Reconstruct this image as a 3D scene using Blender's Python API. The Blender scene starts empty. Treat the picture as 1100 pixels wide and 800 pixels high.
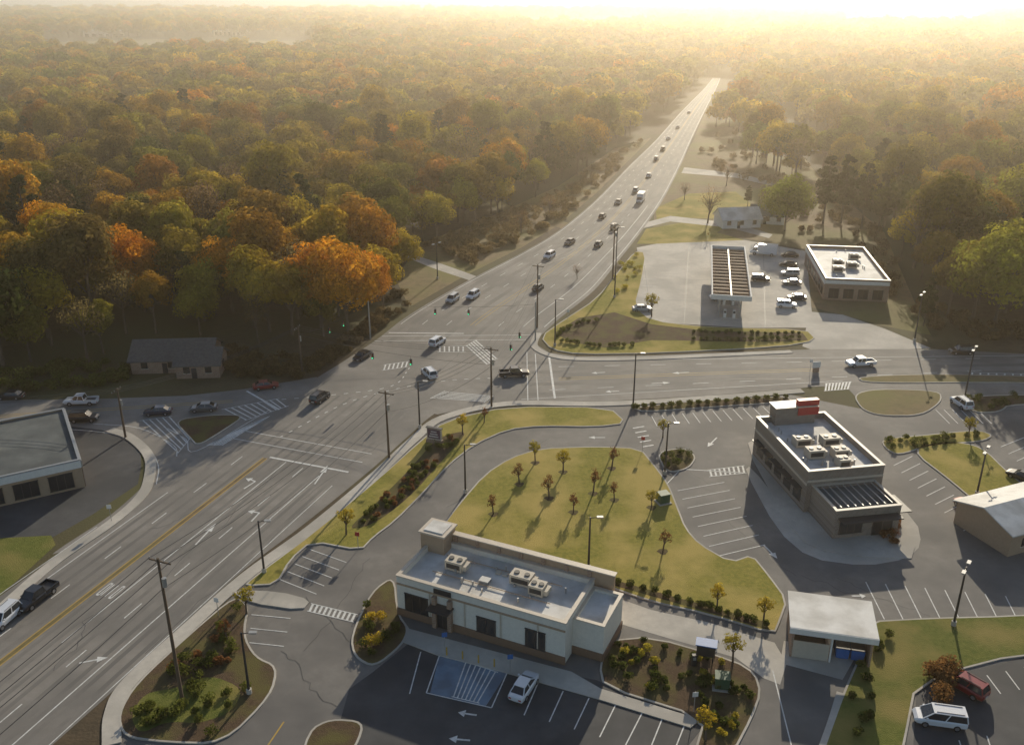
import bpy, bmesh, math, random
import numpy as np
from mathutils import Vector, Matrix
from mathutils.geometry import tessellate_polygon
random.seed(7)
rng = np.random.default_rng(7)
scene = bpy.context.scene

# ------------------------------------------------------------------ survey: ground position of a point on the aerial picture
H = 69.0
PITCH = math.atan(0.42)
FPX = 1000.0
CP, SP = math.cos(PITCH), math.sin(PITCH)
def P(u, v, z=0.0):
    r = (u-550)/FPX; s = -(v-400)/FPX
    dz = -SP + s*CP; dy = CP + s*SP
    t = (H-z)/(-dz)
    return Vector((r*t, dy*t, z))
def PP(l, z=0.0): return [P(u, v, z) for u, v in l]
def height_at(base, topv):
    y = P(*base).y; s = -(topv-400)/FPX
    t = y/(CP+s*SP)
    return H + t*(-SP+s*CP)

# ------------------------------------------------------------------ materials
def new_mat(name):
    m = bpy.data.materials.new(name); m.use_nodes = True
    nt = m.node_tree; b = nt.nodes['Principled BSDF']
    return m, nt, b
def N(nt, t, **kw):
    n = nt.nodes.new(t)
    for k, v in kw.items(): setattr(n, k, v)
    return n
def noise_mat(name, c1, c2, scale=1.0, rough=0.85, c3=None, big=0.05, bump=0.0, bscale=8, spec=0.3, detail=6):
    m, nt, b = new_mat(name); L = nt.links
    geo = N(nt, 'ShaderNodeNewGeometry')
    n1 = N(nt, 'ShaderNodeTexNoise'); n1.inputs['Scale'].default_value = scale; n1.inputs['Detail'].default_value = detail
    n1.inputs['Roughness'].default_value = 0.65
    L.new(geo.outputs['Position'], n1.inputs['Vector'])
    r1 = N(nt, 'ShaderNodeMapRange'); r1.inputs[1].default_value = 0.3; r1.inputs[2].default_value = 0.7
    L.new(n1.outputs['Fac'], r1.inputs[0])
    mx = N(nt, 'ShaderNodeMix', data_type='RGBA')
    mx.inputs[6].default_value = (*c1, 1); mx.inputs[7].default_value = (*c2, 1)
    L.new(r1.outputs[0], mx.inputs[0])
    out = mx.outputs[2]
    if c3 is not None:
        n2 = N(nt, 'ShaderNodeTexNoise'); n2.inputs['Scale'].default_value = big; n2.inputs['Detail'].default_value = 4
        L.new(geo.outputs['Position'], n2.inputs['Vector'])
        r2 = N(nt, 'ShaderNodeMapRange'); r2.inputs[1].default_value = 0.42; r2.inputs[2].default_value = 0.62
        L.new(n2.outputs['Fac'], r2.inputs[0])
        m2 = N(nt, 'ShaderNodeMix', data_type='RGBA'); m2.inputs[7].default_value = (*c3, 1)
        L.new(out, m2.inputs[6]); L.new(r2.outputs[0], m2.inputs[0]); out = m2.outputs[2]
    L.new(out, b.inputs['Base Color'])
    b.inputs['Roughness'].default_value = rough
    b.inputs['Specular IOR Level'].default_value = spec
    if bump > 0:
        n3 = N(nt, 'ShaderNodeTexNoise'); n3.inputs['Scale'].default_value = bscale; n3.inputs['Detail'].default_value = 3
        L.new(geo.outputs['Position'], n3.inputs['Vector'])
        bp = N(nt, 'ShaderNodeBump'); bp.inputs['Strength'].default_value = bump; bp.inputs['Distance'].default_value = 0.1
        L.new(n3.outputs['Fac'], bp.inputs['Height']); L.new(bp.outputs['Normal'], b.inputs['Normal'])
    return m
def flat_mat(name, c, rough=0.6, metal=0.0, spec=0.5, coat=0.0, var=0.12):
    m, nt, b = new_mat(name)
    geo = N(nt, 'ShaderNodeNewGeometry')
    n1 = N(nt, 'ShaderNodeTexNoise'); n1.inputs['Scale'].default_value = 2.5; n1.inputs['Detail'].default_value = 4
    nt.links.new(geo.outputs['Position'], n1.inputs['Vector'])
    mx = N(nt, 'ShaderNodeMix', data_type='RGBA')
    mx.inputs[6].default_value = (*[x*(1-var) for x in c], 1); mx.inputs[7].default_value = (*[min(1, x*(1+var)) for x in c], 1)
    nt.links.new(n1.outputs['Fac'], mx.inputs[0]); nt.links.new(mx.outputs[2], b.inputs['Base Color'])
    b.inputs['Roughness'].default_value = rough; b.inputs['Metallic'].default_value = metal
    b.inputs['Specular IOR Level'].default_value = spec
    b.inputs['Coat Weight'].default_value = coat
    return m
M = {}
M['ground'] = noise_mat('dry_ground', (0.12,0.085,0.05), (0.065,0.05,0.03), 0.6, 0.95, (0.10,0.095,0.035), 0.02, 0.6, 3)
M['field'] = noise_mat('dry_field', (0.27,0.19,0.10), (0.15,0.11,0.057), 0.5, 0.95, (0.20,0.18,0.058), 0.04, 0.5, 2)
M['asphalt_old'] = noise_mat('asphalt_old', (0.235,0.215,0.19), (0.31,0.285,0.255), 0.45, 0.82, (0.19,0.178,0.162), 0.07, 0.2, 30, 0.25, 8)
M['asphalt_worn'] = noise_mat('asphalt_worn', (0.195,0.18,0.162), (0.245,0.227,0.205), 0.6, 0.8, (0.17,0.16,0.146), 0.1, 0.2, 30, 0.25, 8)
M['asphalt'] = noise_mat('asphalt', (0.175,0.163,0.15), (0.235,0.22,0.2), 0.5, 0.8, (0.14,0.133,0.126), 0.09, 0.2, 30, 0.25, 8)
M['asphalt_dark'] = noise_mat('asphalt_dark', (0.07,0.071,0.075), (0.10,0.10,0.102), 0.6, 0.78, (0.055,0.057,0.061), 0.12, 0.2, 30, 0.3, 8)
M['sealant'] = noise_mat('crack_sealant', (0.06,0.06,0.06), (0.08,0.08,0.078), 2, 0.6)
M['concrete'] = noise_mat('concrete', (0.50,0.46,0.40), (0.62,0.575,0.50), 0.9, 0.85, (0.42,0.39,0.34), 0.12, 0.1, 20, 0.25, 8)
M['grass'] = noise_mat('grass', (0.20,0.20,0.04), (0.38,0.32,0.07), 1.8, 0.95, (0.48,0.37,0.115), 0.12, 1.0, 7, 0.1, 9)
M['grass2'] = noise_mat('grass_green', (0.11,0.135,0.027), (0.20,0.20,0.05), 1.6, 0.95, (0.28,0.23,0.075), 0.13, 0.9, 7, 0.1, 9)
M['mulch'] = noise_mat('mulch', (0.085,0.058,0.036), (0.15,0.10,0.062), 3.0, 0.95, (0.14,0.12,0.045), 0.3, 0.8, 9, 0.1)
M['white_paint'] = noise_mat('white_paint', (0.84,0.84,0.81), (0.52,0.51,0.48), 2.2, 0.7)
M['yellow_paint'] = noise_mat('yellow_paint', (0.60,0.38,0.06), (0.42,0.29,0.09), 2.2, 0.7)
M['blue_paint'] = noise_mat('blue_paint', (0.17,0.25,0.34), (0.22,0.29,0.37), 1.0, 0.7, (0.15,0.19,0.24), 0.4)
M['white_wall'] = flat_mat('white_stucco', (0.76,0.745,0.70), 0.85)
M['cream_wall'] = flat_mat('cream_stucco', (0.74,0.70,0.61), 0.85)
M['roof_white'] = noise_mat('roof_membrane', (0.68,0.66,0.62), (0.79,0.775,0.74), 0.5, 0.7, (0.52,0.50,0.46), 0.3, 0, 8, 0.3, 8)
M['roof_grey'] = noise_mat('roof_grey', (0.12,0.135,0.13), (0.17,0.18,0.175), 0.6, 0.8, (0.09,0.10,0.10), 0.2)
M['tan'] = flat_mat('tan_stone', (0.42,0.30,0.20), 0.85)
M['brown'] = flat_mat('brown_trim', (0.22,0.135,0.085), 0.8)
M['coping'] = flat_mat('coping', (0.58,0.50,0.40), 0.5)
def brick_mat(name, c1, c2, mortar):
    m, nt, b = new_mat(name)
    tc = N(nt, 'ShaderNodeTexCoord'); br = N(nt, 'ShaderNodeTexBrick')
    mp = N(nt, 'ShaderNodeMapping'); mp.inputs['Rotation'].default_value = (math.radians(90), 0, math.radians(35))
    nt.links.new(tc.outputs['Object'], mp.inputs['Vector']); nt.links.new(mp.outputs['Vector'], br.inputs['Vector'])
    br.inputs['Color1'].default_value = (*c1,1); br.inputs['Color2'].default_value = (*c2,1); br.inputs['Mortar'].default_value = (*mortar,1)
    br.inputs['Scale'].default_value = 1.0; br.inputs['Brick Width'].default_value = 0.6; br.inputs['Row Height'].default_value = 0.25
    br.inputs['Mortar Size'].default_value = 0.02
    nt.links.new(br.outputs['Color'], b.inputs['Base Color']); b.inputs['Roughness'].default_value = 0.9
    return m
M['brick'] = brick_mat('brick', (0.30,0.18,0.12), (0.37,0.24,0.165), (0.36,0.32,0.27))
M['brick_grey'] = brick_mat('brick_grey', (0.21,0.165,0.13), (0.29,0.24,0.19), (0.32,0.29,0.26))
M['dark'] = flat_mat('dark_metal', (0.035,0.035,0.037), 0.5)
M['metal'] = flat_mat('galvanised', (0.42,0.42,0.41), 0.45, 0.5)
M['hvac'] = flat_mat('hvac_beige', (0.52,0.46,0.37), 0.6)
M['glass'] = flat_mat('dark_glass', (0.025,0.03,0.036), 0.08, 0, 0.8)
M['wood'] = flat_mat('pole_wood', (0.13,0.09,0.06), 0.9)
M['bark'] = flat_mat('bark', (0.12,0.09,0.065), 0.95)
M['tyre'] = flat_mat('tyre', (0.015,0.015,0.016), 0.85)
M['rim'] = flat_mat('rim', (0.4,0.4,0.42), 0.35, 0.8)
M['headlamp'] = flat_mat('headlamp', (0.7,0.7,0.68), 0.2)
M['tail'] = flat_mat('tail_lamp', (0.35,0.01,0.01), 0.3)
M['red'] = flat_mat('red_sign', (0.45,0.03,0.03), 0.5)
M['green_box'] = flat_mat('utility_green', (0.04,0.10,0.05), 0.6)
M['blue'] = flat_mat('blue_plastic', (0.03,0.14,0.40), 0.5)
M['sign_purple'] = flat_mat('sign_face', (0.14,0.07,0.10), 0.5)
M['shingle'] = noise_mat('shingle', (0.10,0.09,0.085), (0.16,0.145,0.13), 2, 0.9)

def emis(name, c, s):
    m, nt, b = new_mat(name); b.inputs['Base Color'].default_value = (*c,1)
    b.inputs['Emission Color'].default_value = (*c,1); b.inputs['Emission Strength'].default_value = s
    return m
M['green_light'] = emis('signal_green', (0.05,0.8,0.35), 2.0)

def leaf_mat(name, stopsA, stopsB, loc_scale=0.02, trans=0.48, bias=0.0):
    m = bpy.data.materials.new(name); m.use_nodes = True; nt = m.node_tree; L = nt.links
    nt.nodes.remove(nt.nodes['Principled BSDF']); out = nt.nodes['Material Output']
    oi = N(nt, 'ShaderNodeObjectInfo')
    def ramp(st):
        r = N(nt, 'ShaderNodeValToRGB'); e = r.color_ramp.elements
        while len(e) < len(st): e.new(0.5)
        for i, c in enumerate(st):
            e[i].position = i/(len(st)-1) if len(st) > 1 else 0; e[i].color = (*c, 1)
        L.new(oi.outputs['Random'], r.inputs[0]); return r
    ra, rb = ramp(stopsA), ramp(stopsB)
    nz = N(nt, 'ShaderNodeTexNoise'); nz.inputs['Scale'].default_value = loc_scale; nz.inputs['Detail'].default_value = 1
    L.new(oi.outputs['Location'], nz.inputs['Vector'])
    mr = N(nt, 'ShaderNodeMapRange'); mr.inputs[1].default_value = 0.42+bias; mr.inputs[2].default_value = 0.58+bias
    L.new(nz.outputs['Fac'], mr.inputs[0])
    mx = N(nt, 'ShaderNodeMix', data_type='RGBA'); L.new(mr.outputs[0], mx.inputs[0]); L.new(ra.outputs[0], mx.inputs[6]); L.new(rb.outputs[0], mx.inputs[7])
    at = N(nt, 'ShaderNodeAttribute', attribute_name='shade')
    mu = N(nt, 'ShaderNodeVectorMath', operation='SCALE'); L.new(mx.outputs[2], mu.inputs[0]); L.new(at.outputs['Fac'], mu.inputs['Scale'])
    d = N(nt, 'ShaderNodeBsdfDiffuse'); t = N(nt, 'ShaderNodeBsdfTranslucent')
    L.new(mu.outputs[0], d.inputs['Color']); L.new(mu.outputs[0], t.inputs['Color'])
    ms = N(nt, 'ShaderNodeMixShader'); ms.inputs[0].default_value = trans
    L.new(d.outputs[0], ms.inputs[1]); L.new(t.outputs[0], ms.inputs[2]); L.new(ms.outputs[0], out.inputs['Surface'])
    return m
M['leaf_autumn'] = leaf_mat('leaf_autumn', [(0.30,0.19,0.035),(0.68,0.30,0.025),(0.18,0.15,0.035),(0.72,0.48,0.045),(0.24,0.23,0.04),(0.46,0.20,0.035),(0.34,0.30,0.045),(0.62,0.40,0.045)],
                            [(0.16,0.17,0.03),(0.42,0.35,0.04),(0.10,0.12,0.025),(0.56,0.44,0.045),(0.24,0.16,0.05),(0.27,0.27,0.04),(0.14,0.16,0.03),(0.60,0.30,0.03)])
M['leaf_green'] = leaf_mat('leaf_green', [(0.27,0.30,0.04),(0.42,0.38,0.05)], [(0.25,0.28,0.04),(0.45,0.38,0.05)])
M['leaf_orange'] = leaf_mat('leaf_orange', [(0.74,0.34,0.025),(0.70,0.44,0.035)], [(0.74,0.34,0.025),(0.70,0.30,0.025)])
M['leaf_rust'] = leaf_mat('leaf_rust', [(0.26,0.11,0.045),(0.32,0.17,0.06)], [(0.24,0.11,0.045),(0.34,0.19,0.07)])
M['leaf_brown'] = leaf_mat('leaf_brown', [(0.16,0.10,0.055),(0.25,0.16,0.07)], [(0.13,0.11,0.045),(0.25,0.19,0.07)])
M['leaf_pine'] = leaf_mat('leaf_pine', [(0.05,0.07,0.022),(0.075,0.09,0.028)], [(0.045,0.06,0.022),(0.07,0.08,0.027)], trans=0.25)
M['leaf_yellow'] = leaf_mat('leaf_yellow', [(0.62,0.45,0.05),(0.48,0.40,0.05)], [(0.56,0.40,0.04),(0.42,0.38,0.05)])
M['leaf_shrub'] = leaf_mat('leaf_shrub', [(0.08,0.11,0.024),(0.14,0.165,0.035)], [(0.085,0.105,0.025),(0.17,0.17,0.035)])

# ------------------------------------------------------------------ mesh helpers
def link(o): scene.collection.objects.link(o); return o
def empty(name, loc=(0,0,0), yaw=0.0):
    e = bpy.data.objects.new(name, None); e.location = loc; e.rotation_euler = (0,0,yaw); e.empty_display_size = 0.5
    return link(e)
def mesh_obj(name, verts, faces, mats, fm=None, parent=None, smooth=False):
    me = bpy.data.meshes.new(name); me.from_pydata([tuple(v) for v in verts], [], faces)
    for m in mats: me.materials.append(m)
    if fm is not None: me.polygons.foreach_set('material_index', fm)
    if smooth: me.polygons.foreach_set('use_smooth', [True]*len(me.polygons))
    me.update()
    o = bpy.data.objects.new(name, me); link(o)
    if parent: o.parent = parent
    return o
def chaikin(pts, k=2):
    for _ in range(k):
        q = []
        n = len(pts)
        for i in range(n):
            a, b = pts[i], pts[(i+1) % n]
            q.append(a*0.78+b*0.22); q.append(a*0.22+b*0.78)
        pts = q
    return pts
def catmull(pts, n=8):
    out = []
    q = [pts[0]*2-pts[1]]+list(pts)+[pts[-1]*2-pts[-2]]
    for i in range(1, len(q)-2):
        p0, p1, p2, p3 = q[i-1], q[i], q[i+1], q[i+2]
        for j in range(n):
            t = j/n
            out.append(0.5*((2*p1)+(-p0+p2)*t+(2*p0-5*p1+4*p2-p3)*t*t+(-p0+3*p1-3*p2+p3)*t**3))
    out.append(pts[-1]); return out
def area2(p): return sum(p[i].x*p[(i+1)%len(p)].y-p[(i+1)%len(p)].x*p[i].y for i in range(len(p)))
def tess(poly): 
    f = tessellate_polygon([[Vector((p.x,p.y,0)) for p in poly]])
    out = []
    for a,b,c in f:
        A = (poly[b].x-poly[a].x)*(poly[c].y-poly[a].y)-(poly[c].x-poly[a].x)*(poly[b].y-poly[a].y)
        out.append((a,b,c) if A > 0 else (a,c,b))
    return out
def surf(name, poly, z, mat, k=0):
    if k: poly = chaikin(poly, k)
    v = [Vector((p.x,p.y,z)) for p in poly]
    return mesh_obj(name, v, tess(v), [mat])
def inset(poly, d):
    n = len(poly); out = []
    sg = 1 if area2(poly) > 0 else -1
    for i in range(n):
        a, b, c = poly[i-1], poly[i], poly[(i+1)%n]
        e1 = (b-a); e2 = (c-b); e1.z = e2.z = 0
        if e1.length < 1e-6 or e2.length < 1e-6: out.append(b.copy()); continue
        e1.normalize(); e2.normalize()
        n1 = Vector((-e1.y,e1.x,0)); n2 = Vector((-e2.y,e2.x,0))
        m = n1+n2
        if m.length < 1e-4: m = n1
        m.normalize(); c_ = max(0.5, m.dot(n1))
        out.append(b+m*(sg*d/c_))
    return out
def island(name, poly, mat, k=2, h=0.14, kerb=0.22, z0=0.0, sidemat=None):
    if k: poly = chaikin(poly, k)
    if area2(poly) < 0: poly = poly[::-1]
    n = len(poly); inn = inset(poly, kerb)
    v = [Vector((p.x,p.y,z0)) for p in poly]+[Vector((p.x,p.y,h)) for p in poly]+[Vector((p.x,p.y,h)) for p in inn]
    f = []; fm = []
    for i in range(n):
        j = (i+1)%n
        f.append((i,j,n+j,n+i)); fm.append(0)
        f.append((n+i,n+j,2*n+j,2*n+i)); fm.append(0)
    for t in tess(inn): f.append(tuple(2*n+q for q in t)); fm.append(1)
    return mesh_obj(name, v, f, [sidemat or M['concrete'], mat], fm)
def ribbon(pts, w, z, V, Fc):
    b = len(V); n = len(pts)
    for i in range(n):
        a = pts[max(0,i-1)]; c = pts[min(n-1,i+1)]
        d = (c-a); d.z = 0
        if d.length < 1e-6: d = Vector((1,0,0))
        d.normalize(); nn = Vector((-d.y,d.x,0))*(w/2)
        p = pts[i]
        V.append((p.x+nn.x,p.y+nn.y,z)); V.append((p.x-nn.x,p.y-nn.y,z))
    for i in range(n-1):
        Fc.append((b+2*i+1,b+2*i+3,b+2*i+2,b+2*i))
def walk(name, left, w, h=0.13, mat=None):
    """pavement strip of width w along a curve"""
    pts = catmull(left, 6); n = len(pts)
    A = []; B = []
    for i in range(n):
        a = pts[max(0,i-1)]; c = pts[min(n-1,i+1)]; d = (c-a); d.z=0; d.normalize()
        nn = Vector((-d.y,d.x,0))*(w/2); A.append(pts[i]+nn); B.append(pts[i]-nn)
    return island(name, A+B[::-1], mat or M['concrete'], k=0, h=h, kerb=0.15)

class Paint:
    def __init__(s): s.V=[]; s.F=[]
    def line(s, pts, w=0.15, z=0.036): ribbon(pts, w, z, s.V, s.F)
    def dash(s, pts, w=0.15, on=3.0, off=7.0, z=0.036):
        acc = 0; cur = []; state = True; lim = on
        for i in range(len(pts)-1):
            a, b = pts[i], pts[i+1]; L = (b-a).length; pos = 0
            if L < 1e-6: continue
            if state and not cur: cur = [a]
            while acc+(L-pos) >= lim:
                step = lim-acc; pos += step; p = a.lerp(b, pos/L)
                if state: cur.append(p); s.line(cur, w, z); cur = []
                else: cur = [p]
                state = not state; lim = on if state else off; acc = 0
            acc += L-pos
            if state: cur.append(b)
    def stalls(s, A, B, C, D, n, w=0.13, z=0.036):
        A, B, C, D = P(*A), P(*B), P(*C), P(*D)
        for i in range(n):
            t = i/(n-1) if n > 1 else 0
            s.line([A.lerp(B,t), C.lerp(D,t)], w, z)
    def hatch(s, poly, n, w=0.3, z=0.036):
        A,B,C,D = [P(*p) for p in poly]
        for i in range(n):
            t = (i+0.5)/n; s.line([A.lerp(B,t), D.lerp(C,t)], w, z)
        s.line([A,B],0.13,z+0.002); s.line([D,C],0.13,z+0.002)
    def arrow(s, a, b, turn=0, z=0.037):
        a, b = P(*a), P(*b); d = b-a; L = d.length; d.normalize(); n = Vector((-d.y,d.x,0))
        e = a+d*(L*0.62)
        s.line([a,e],0.22,z)
        if turn: 
            hd = (n*turn); e2 = e+hd*0.9; s.line([e-d*0.05, e2],0.22,z+0.002); tip = e2+hd*1.0; sd = d
            q = [e2+sd*0.55, e2-sd*0.55, tip]
        else:
            tip = b; q = [e+n*0.5, e-n*0.5, tip]
        i = len(s.V)
        for p in q: s.V.append((p.x,p.y,z+0.004))
        A = (q[1]-q[0]).cross(q[2]-q[0]).z
        s.F.append((i,i+1,i+2) if A>0 else (i,i+2,i+1))
W = Paint(); Y = Paint(); WEAR = Paint(); SEAL = Paint()

# ------------------------------------------------------------------ ground
mesh_obj('ground', [(-6000,-400,0),(6000,-400,0),(6000,9000,0),(-6000,9000,0)], [(0,1,2,3)], [M['ground']])

# main road
D = Vector((0.37,0.93,0)).normalized(); NR = Vector((D.y,-D.x,0))
Ledge = [P(0,640)-D*90, P(0,640), P(60,592), P(120,552), P(160,515), P(165,500), P(200,478), P(262,450), P(330,412), P(400,368), P(440,338), P(500,303), P(560,272), P(600,248), P(640,215), P(676,178), P(705,150), P(732,120), P(756,96), P(766,84)]
Redge = [P(118,745)-D*75, P(118,745), P(200,668), P(262,612), P(330,560), P(400,503), P(440,467), P(470,442), P(530,405), P(573,368), P(600,343), P(638,312), P(662,283), P(688,250), P(712,215), P(730,180), P(743,150), P(757,120), P(769,96), P(774,84)]
Lc, Rc = catmull(Ledge, 6), catmull(Redge, 6)
surf('road', Rc+Lc[::-1], 0.020, M['asphalt_old'])
# cross road (right arm)
surf('road', PP([(480,425),(440,440),(470,445),(545,431),(650,431),(760,425),(860,417),(905,411),(918,425),(930,450),(1010,440),(1300,440),(1700,440),(1700,382),(1300,380),(1100,380),(1000,375),(880,375),(700,382),(620,383),(590,379),(573,368),(520,380)]), 0.024, M['asphalt_old'])
# left arm
surf('road', PP([(340,405),(262,418),(200,425),(120,428),(0,430),(-500,440),(-500,470),(0,459),(60,456),(110,462),(150,478),(163,500),(155,525),(200,520),(290,470),(380,440)]), 0.028, M['asphalt_old'])
# commercial lot asphalt base
surf('parking_lot', PP([(470,448),(545,440),(850,424),(930,440),(1300,440),(1500,600),(1500,900),(60,900),(115,790),(118,760),(200,690),(262,628),(330,578),(400,520)]), 0.012, M['asphalt'])
surf('parking_lot', PP([(-80,500),(60,455),(110,460),(150,476),(152,500),(148,520),(100,552),(60,575),(-80,640)]), 0.016, M['asphalt_dark'])
surf('parking_lot', PP([(440,690),(640,730),(760,775),(740,800),(720,900),(330,900),(375,740),(400,722)]), 0.018, M['asphalt_dark'])
surf('parking_lot', PP([(985,735),(1100,705),(1300,690),(1300,900),(975,900)]), 0.018, M['asphalt_dark'])

# verges along left edge of main road
walk('sidewalk', PP([(-120,765),(0,655),(60,603),(118,563),(150,535),(160,515),(160,490),(140,470),(118,462)]), 1.6)
surf('grass_verge', PP([(-80,620),(0,578),(55,575),(60,585),(0,640),(-60,690)]), 0.03, M['grass2'])
island('traffic_island', PP([(186,452),(225,446),(265,446),(240,463),(212,480),(203,470)]), M['mulch'])
# sidewalks right of main road
walk('sidewalk', [P(120,800), P(122,765), P(140,732), P(205,672), P(266,618), P(336,567), P(404,510), P(444,473), P(476,449), P(545,434), P(650,434), P(760,428), P(862,420)], 1.8)
walk('sidewalk', PP([(578,358),(574,372),(592,382),(625,386),(700,385),(850,378)]), 1.5)

# verge strip between main road and driveway
island('grass_verge', PP([(478,452),(545,437),(655,438),(674,455),(640,459),(580,458),(545,462),(510,478),(482,500),(455,530),(425,560),(402,577),(388,592),(335,582),(312,602),(298,628),(262,630),(270,622),(340,570),(408,513),(448,477)]), M['grass'], k=1)
surf('planting_bed', chaikin(PP([(470,470),(505,462),(478,492),(440,535),(400,565),(372,570),(400,545),(440,505)]),2), 0.15, M['mulch'])
island('planting_bed', PP([(252,640),(268,650),(262,682),(275,706),(299,716),(292,748),(240,800),(175,798),(132,792),(126,768),(145,735),(205,680)]), M['mulch'])
surf('grass_verge', chaikin(PP([(190,740),(225,725),(262,740),(250,765),(215,778),(180,775),(150,790),(140,770),(155,745)]),2), 0.15, M['grass2'])
island('traffic_island', PP([(330,785),(355,772),(392,775),(385,800),(350,850),(315,850)]), M['mulch'])
island('sidewalk', PP([(246,634),(300,636),(334,645),(325,656),(268,648)]), M['concrete'], k=1, h=0.15)
# the big lawn
LAWN = PP([(468,575),(490,545),(520,510),(548,492),(580,482),(640,480),(688,482),(703,500),(718,520),(728,545),(737,568),(752,585),(785,604),(808,596),(826,618),(846,645),(838,668),(832,682),(760,660),(700,647),(640,626),(560,601),(500,584)])
island('lawn', LAWN, M['grass'], k=1)
surf('planting_bed', PP([(480,574),(520,582),(640,618),(740,646),(820,668),(828,678),(760,658),(640,624),(500,582)]), 0.148, M['mulch'])
island('traffic_island', PP([(704,486),(735,481),(749,491),(740,504),(716,509)]), M['mulch'])
island('planting_bed', PP([(678,438),(760,430),(845,426),(852,432),(760,438),(692,443)]), M['mulch'], k=1)
# right-hand islands
island('traffic_island', PP([(918,405),(1000,402),(1090,404),(1300,408),(1300,414),(1060,411),(930,412)]), M['field'])
island('traffic_island', PP([(916,424),(940,418),(1010,420),(1012,432),(990,447),(945,447),(925,440)]), M['field'])
island('traffic_island', PP([(1030,427),(1090,424),(1250,426),(1250,434),(1085,434),(1075,443),(1045,444)]), M['mulch'])
island('planting_bed', PP([(946,472),(990,468),(1050,462),(1068,468),(1055,475),(1000,478),(965,490),(950,482)]), M['grass'])
island('grass_verge', PP([(975,482),(1020,474),(1055,480),(1085,510),(1130,545),(1130,575),(1065,556),(1025,520)]), M['grass'])
# restaurant apron
island('sidewalk', PP([(800,478),(815,470),(930,520),(960,545),(990,600),(940,600),(870,590),(845,560)]), M['concrete'], k=1, h=0.1)
surf('concrete_apron', chaikin(PP([(940,520),(985,560),(990,585),(975,600),(930,608),(870,600),(835,570),(800,505),(806,500),(850,555),(880,585),(940,598),(965,582),(955,560)]),1), 0.022, M['concrete'])
# bottom-right
island('lawn', PP([(928,668),(1000,664),(1085,662),(1300,650),(1300,690),(1100,702),(985,732),(972,800),(950,900),(850,900),(885,800),(905,745),(925,700)]), M['grass2'], k=1)
walk('sidewalk', PP([(905,745),(896,775),(884,810),(868,860)]), 1.2)
island('planting_bed', PP([(655,688),(700,684),(790,710),(812,724),(818,745),(808,772),(788,810),(745,810),(756,772),(648,738),(643,715)]), M['mulch'], k=1)
island('sidewalk', PP([(430,662),(440,676),(614,722),(645,740),(752,773),(742,782),(632,748),(540,722),(470,704),(428,688),(418,668)]), M['concrete'], k=0, h=0.13)
island('planting_bed', PP([(398,636),(424,618),(428,660),(440,676),(432,694),(402,718),(380,706),(376,684)]), M['mulch'])
surf('drive_through_lane', PP([(640,634),(700,655),(760,668),(832,690),(845,712),(838,735),(820,728),(790,706),(700,680),(660,668)]), 0.022, M['concrete'])
surf('drive_through_lane', PP([(845,690),(925,708),(905,745),(880,800),(850,900),(790,900),(812,790),(835,740)]), 0.020, M['asphalt'])
surf('parking_bay', PP([(472,704),(545,722),(522,758),(462,744)]), 0.024, M['blue_paint'])
surf('concrete_apron', PP([(842,688),(922,700),(905,730),(838,712)]), 0.026, M['concrete'])

# gas station ground
surf('forecourt', PP([(684,266),(705,262),(800,258),(866,270),(872,335),(905,338),(950,353),(1000,374),(880,379),(862,372),(866,352),(800,352),(700,346),(680,332),(690,300)]), 0.018, M['concrete'])
island('grass_verge', PP([(580,362),(604,345),(640,322),(664,292),(682,270),(694,272),(690,300),(682,330),(700,345),(760,352),(866,354),(878,366),(840,373),(700,380),(622,381),(592,376)]), M['grass'], k=1)
surf('planting_bed', PP([(596,358),(622,342),(660,336),(700,349),(760,356),(862,358),(868,366),(830,368),(700,366),(650,374),(612,368)]), 0.15, M['mulch'])
surf('field', PP([(440,330),(500,296),(560,266),(600,242),(640,208),(672,176),(700,148),(660,160),(600,200),(520,236),(450,262),(425,300)]), 0.006, M['field'])
surf('field', PP([(705,215),(730,180),(745,150),(758,120),(800,110),(840,140),(880,190),(950,250),(985,330),(1000,360),(950,350),(872,330),(866,268),(800,256),(700,258)]), 0.006, M['field'])
surf('lawn', PP([(704,224),(740,208),(790,206),(815,225),(800,236),(740,234),(706,240)]), 0.012, M['grass'])
surf('lawn', PP([(694,246),(740,238),(785,240),(770,250),(800,258),(705,262),(684,262)]), 0.012, M['grass'])
surf('path', catmull(PP([(438,272),(470,282),(515,298)]),5)+catmull(PP([(510,303),(465,288),(436,276)]),5), 0.012, M['concrete'])
surf('driveway', PP([(690,240),(720,232),(790,240),(830,252),(826,256),(785,245),(720,238),(688,246)]), 0.016, M['concrete'])
surf('driveway', PP([(735,180),(790,186),(850,200),(848,204),(790,191),(732,186)]), 0.016, M['concrete'])
surf('driveway', PP([(500,200),(560,226),(612,240),(606,246),(550,232),(500,206)]), 0.012, M['field'])
surf('field', PP([(60,46),(150,42),(330,45),(330,56),(200,60),(60,62)]), 0.05, M['field'])

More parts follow.
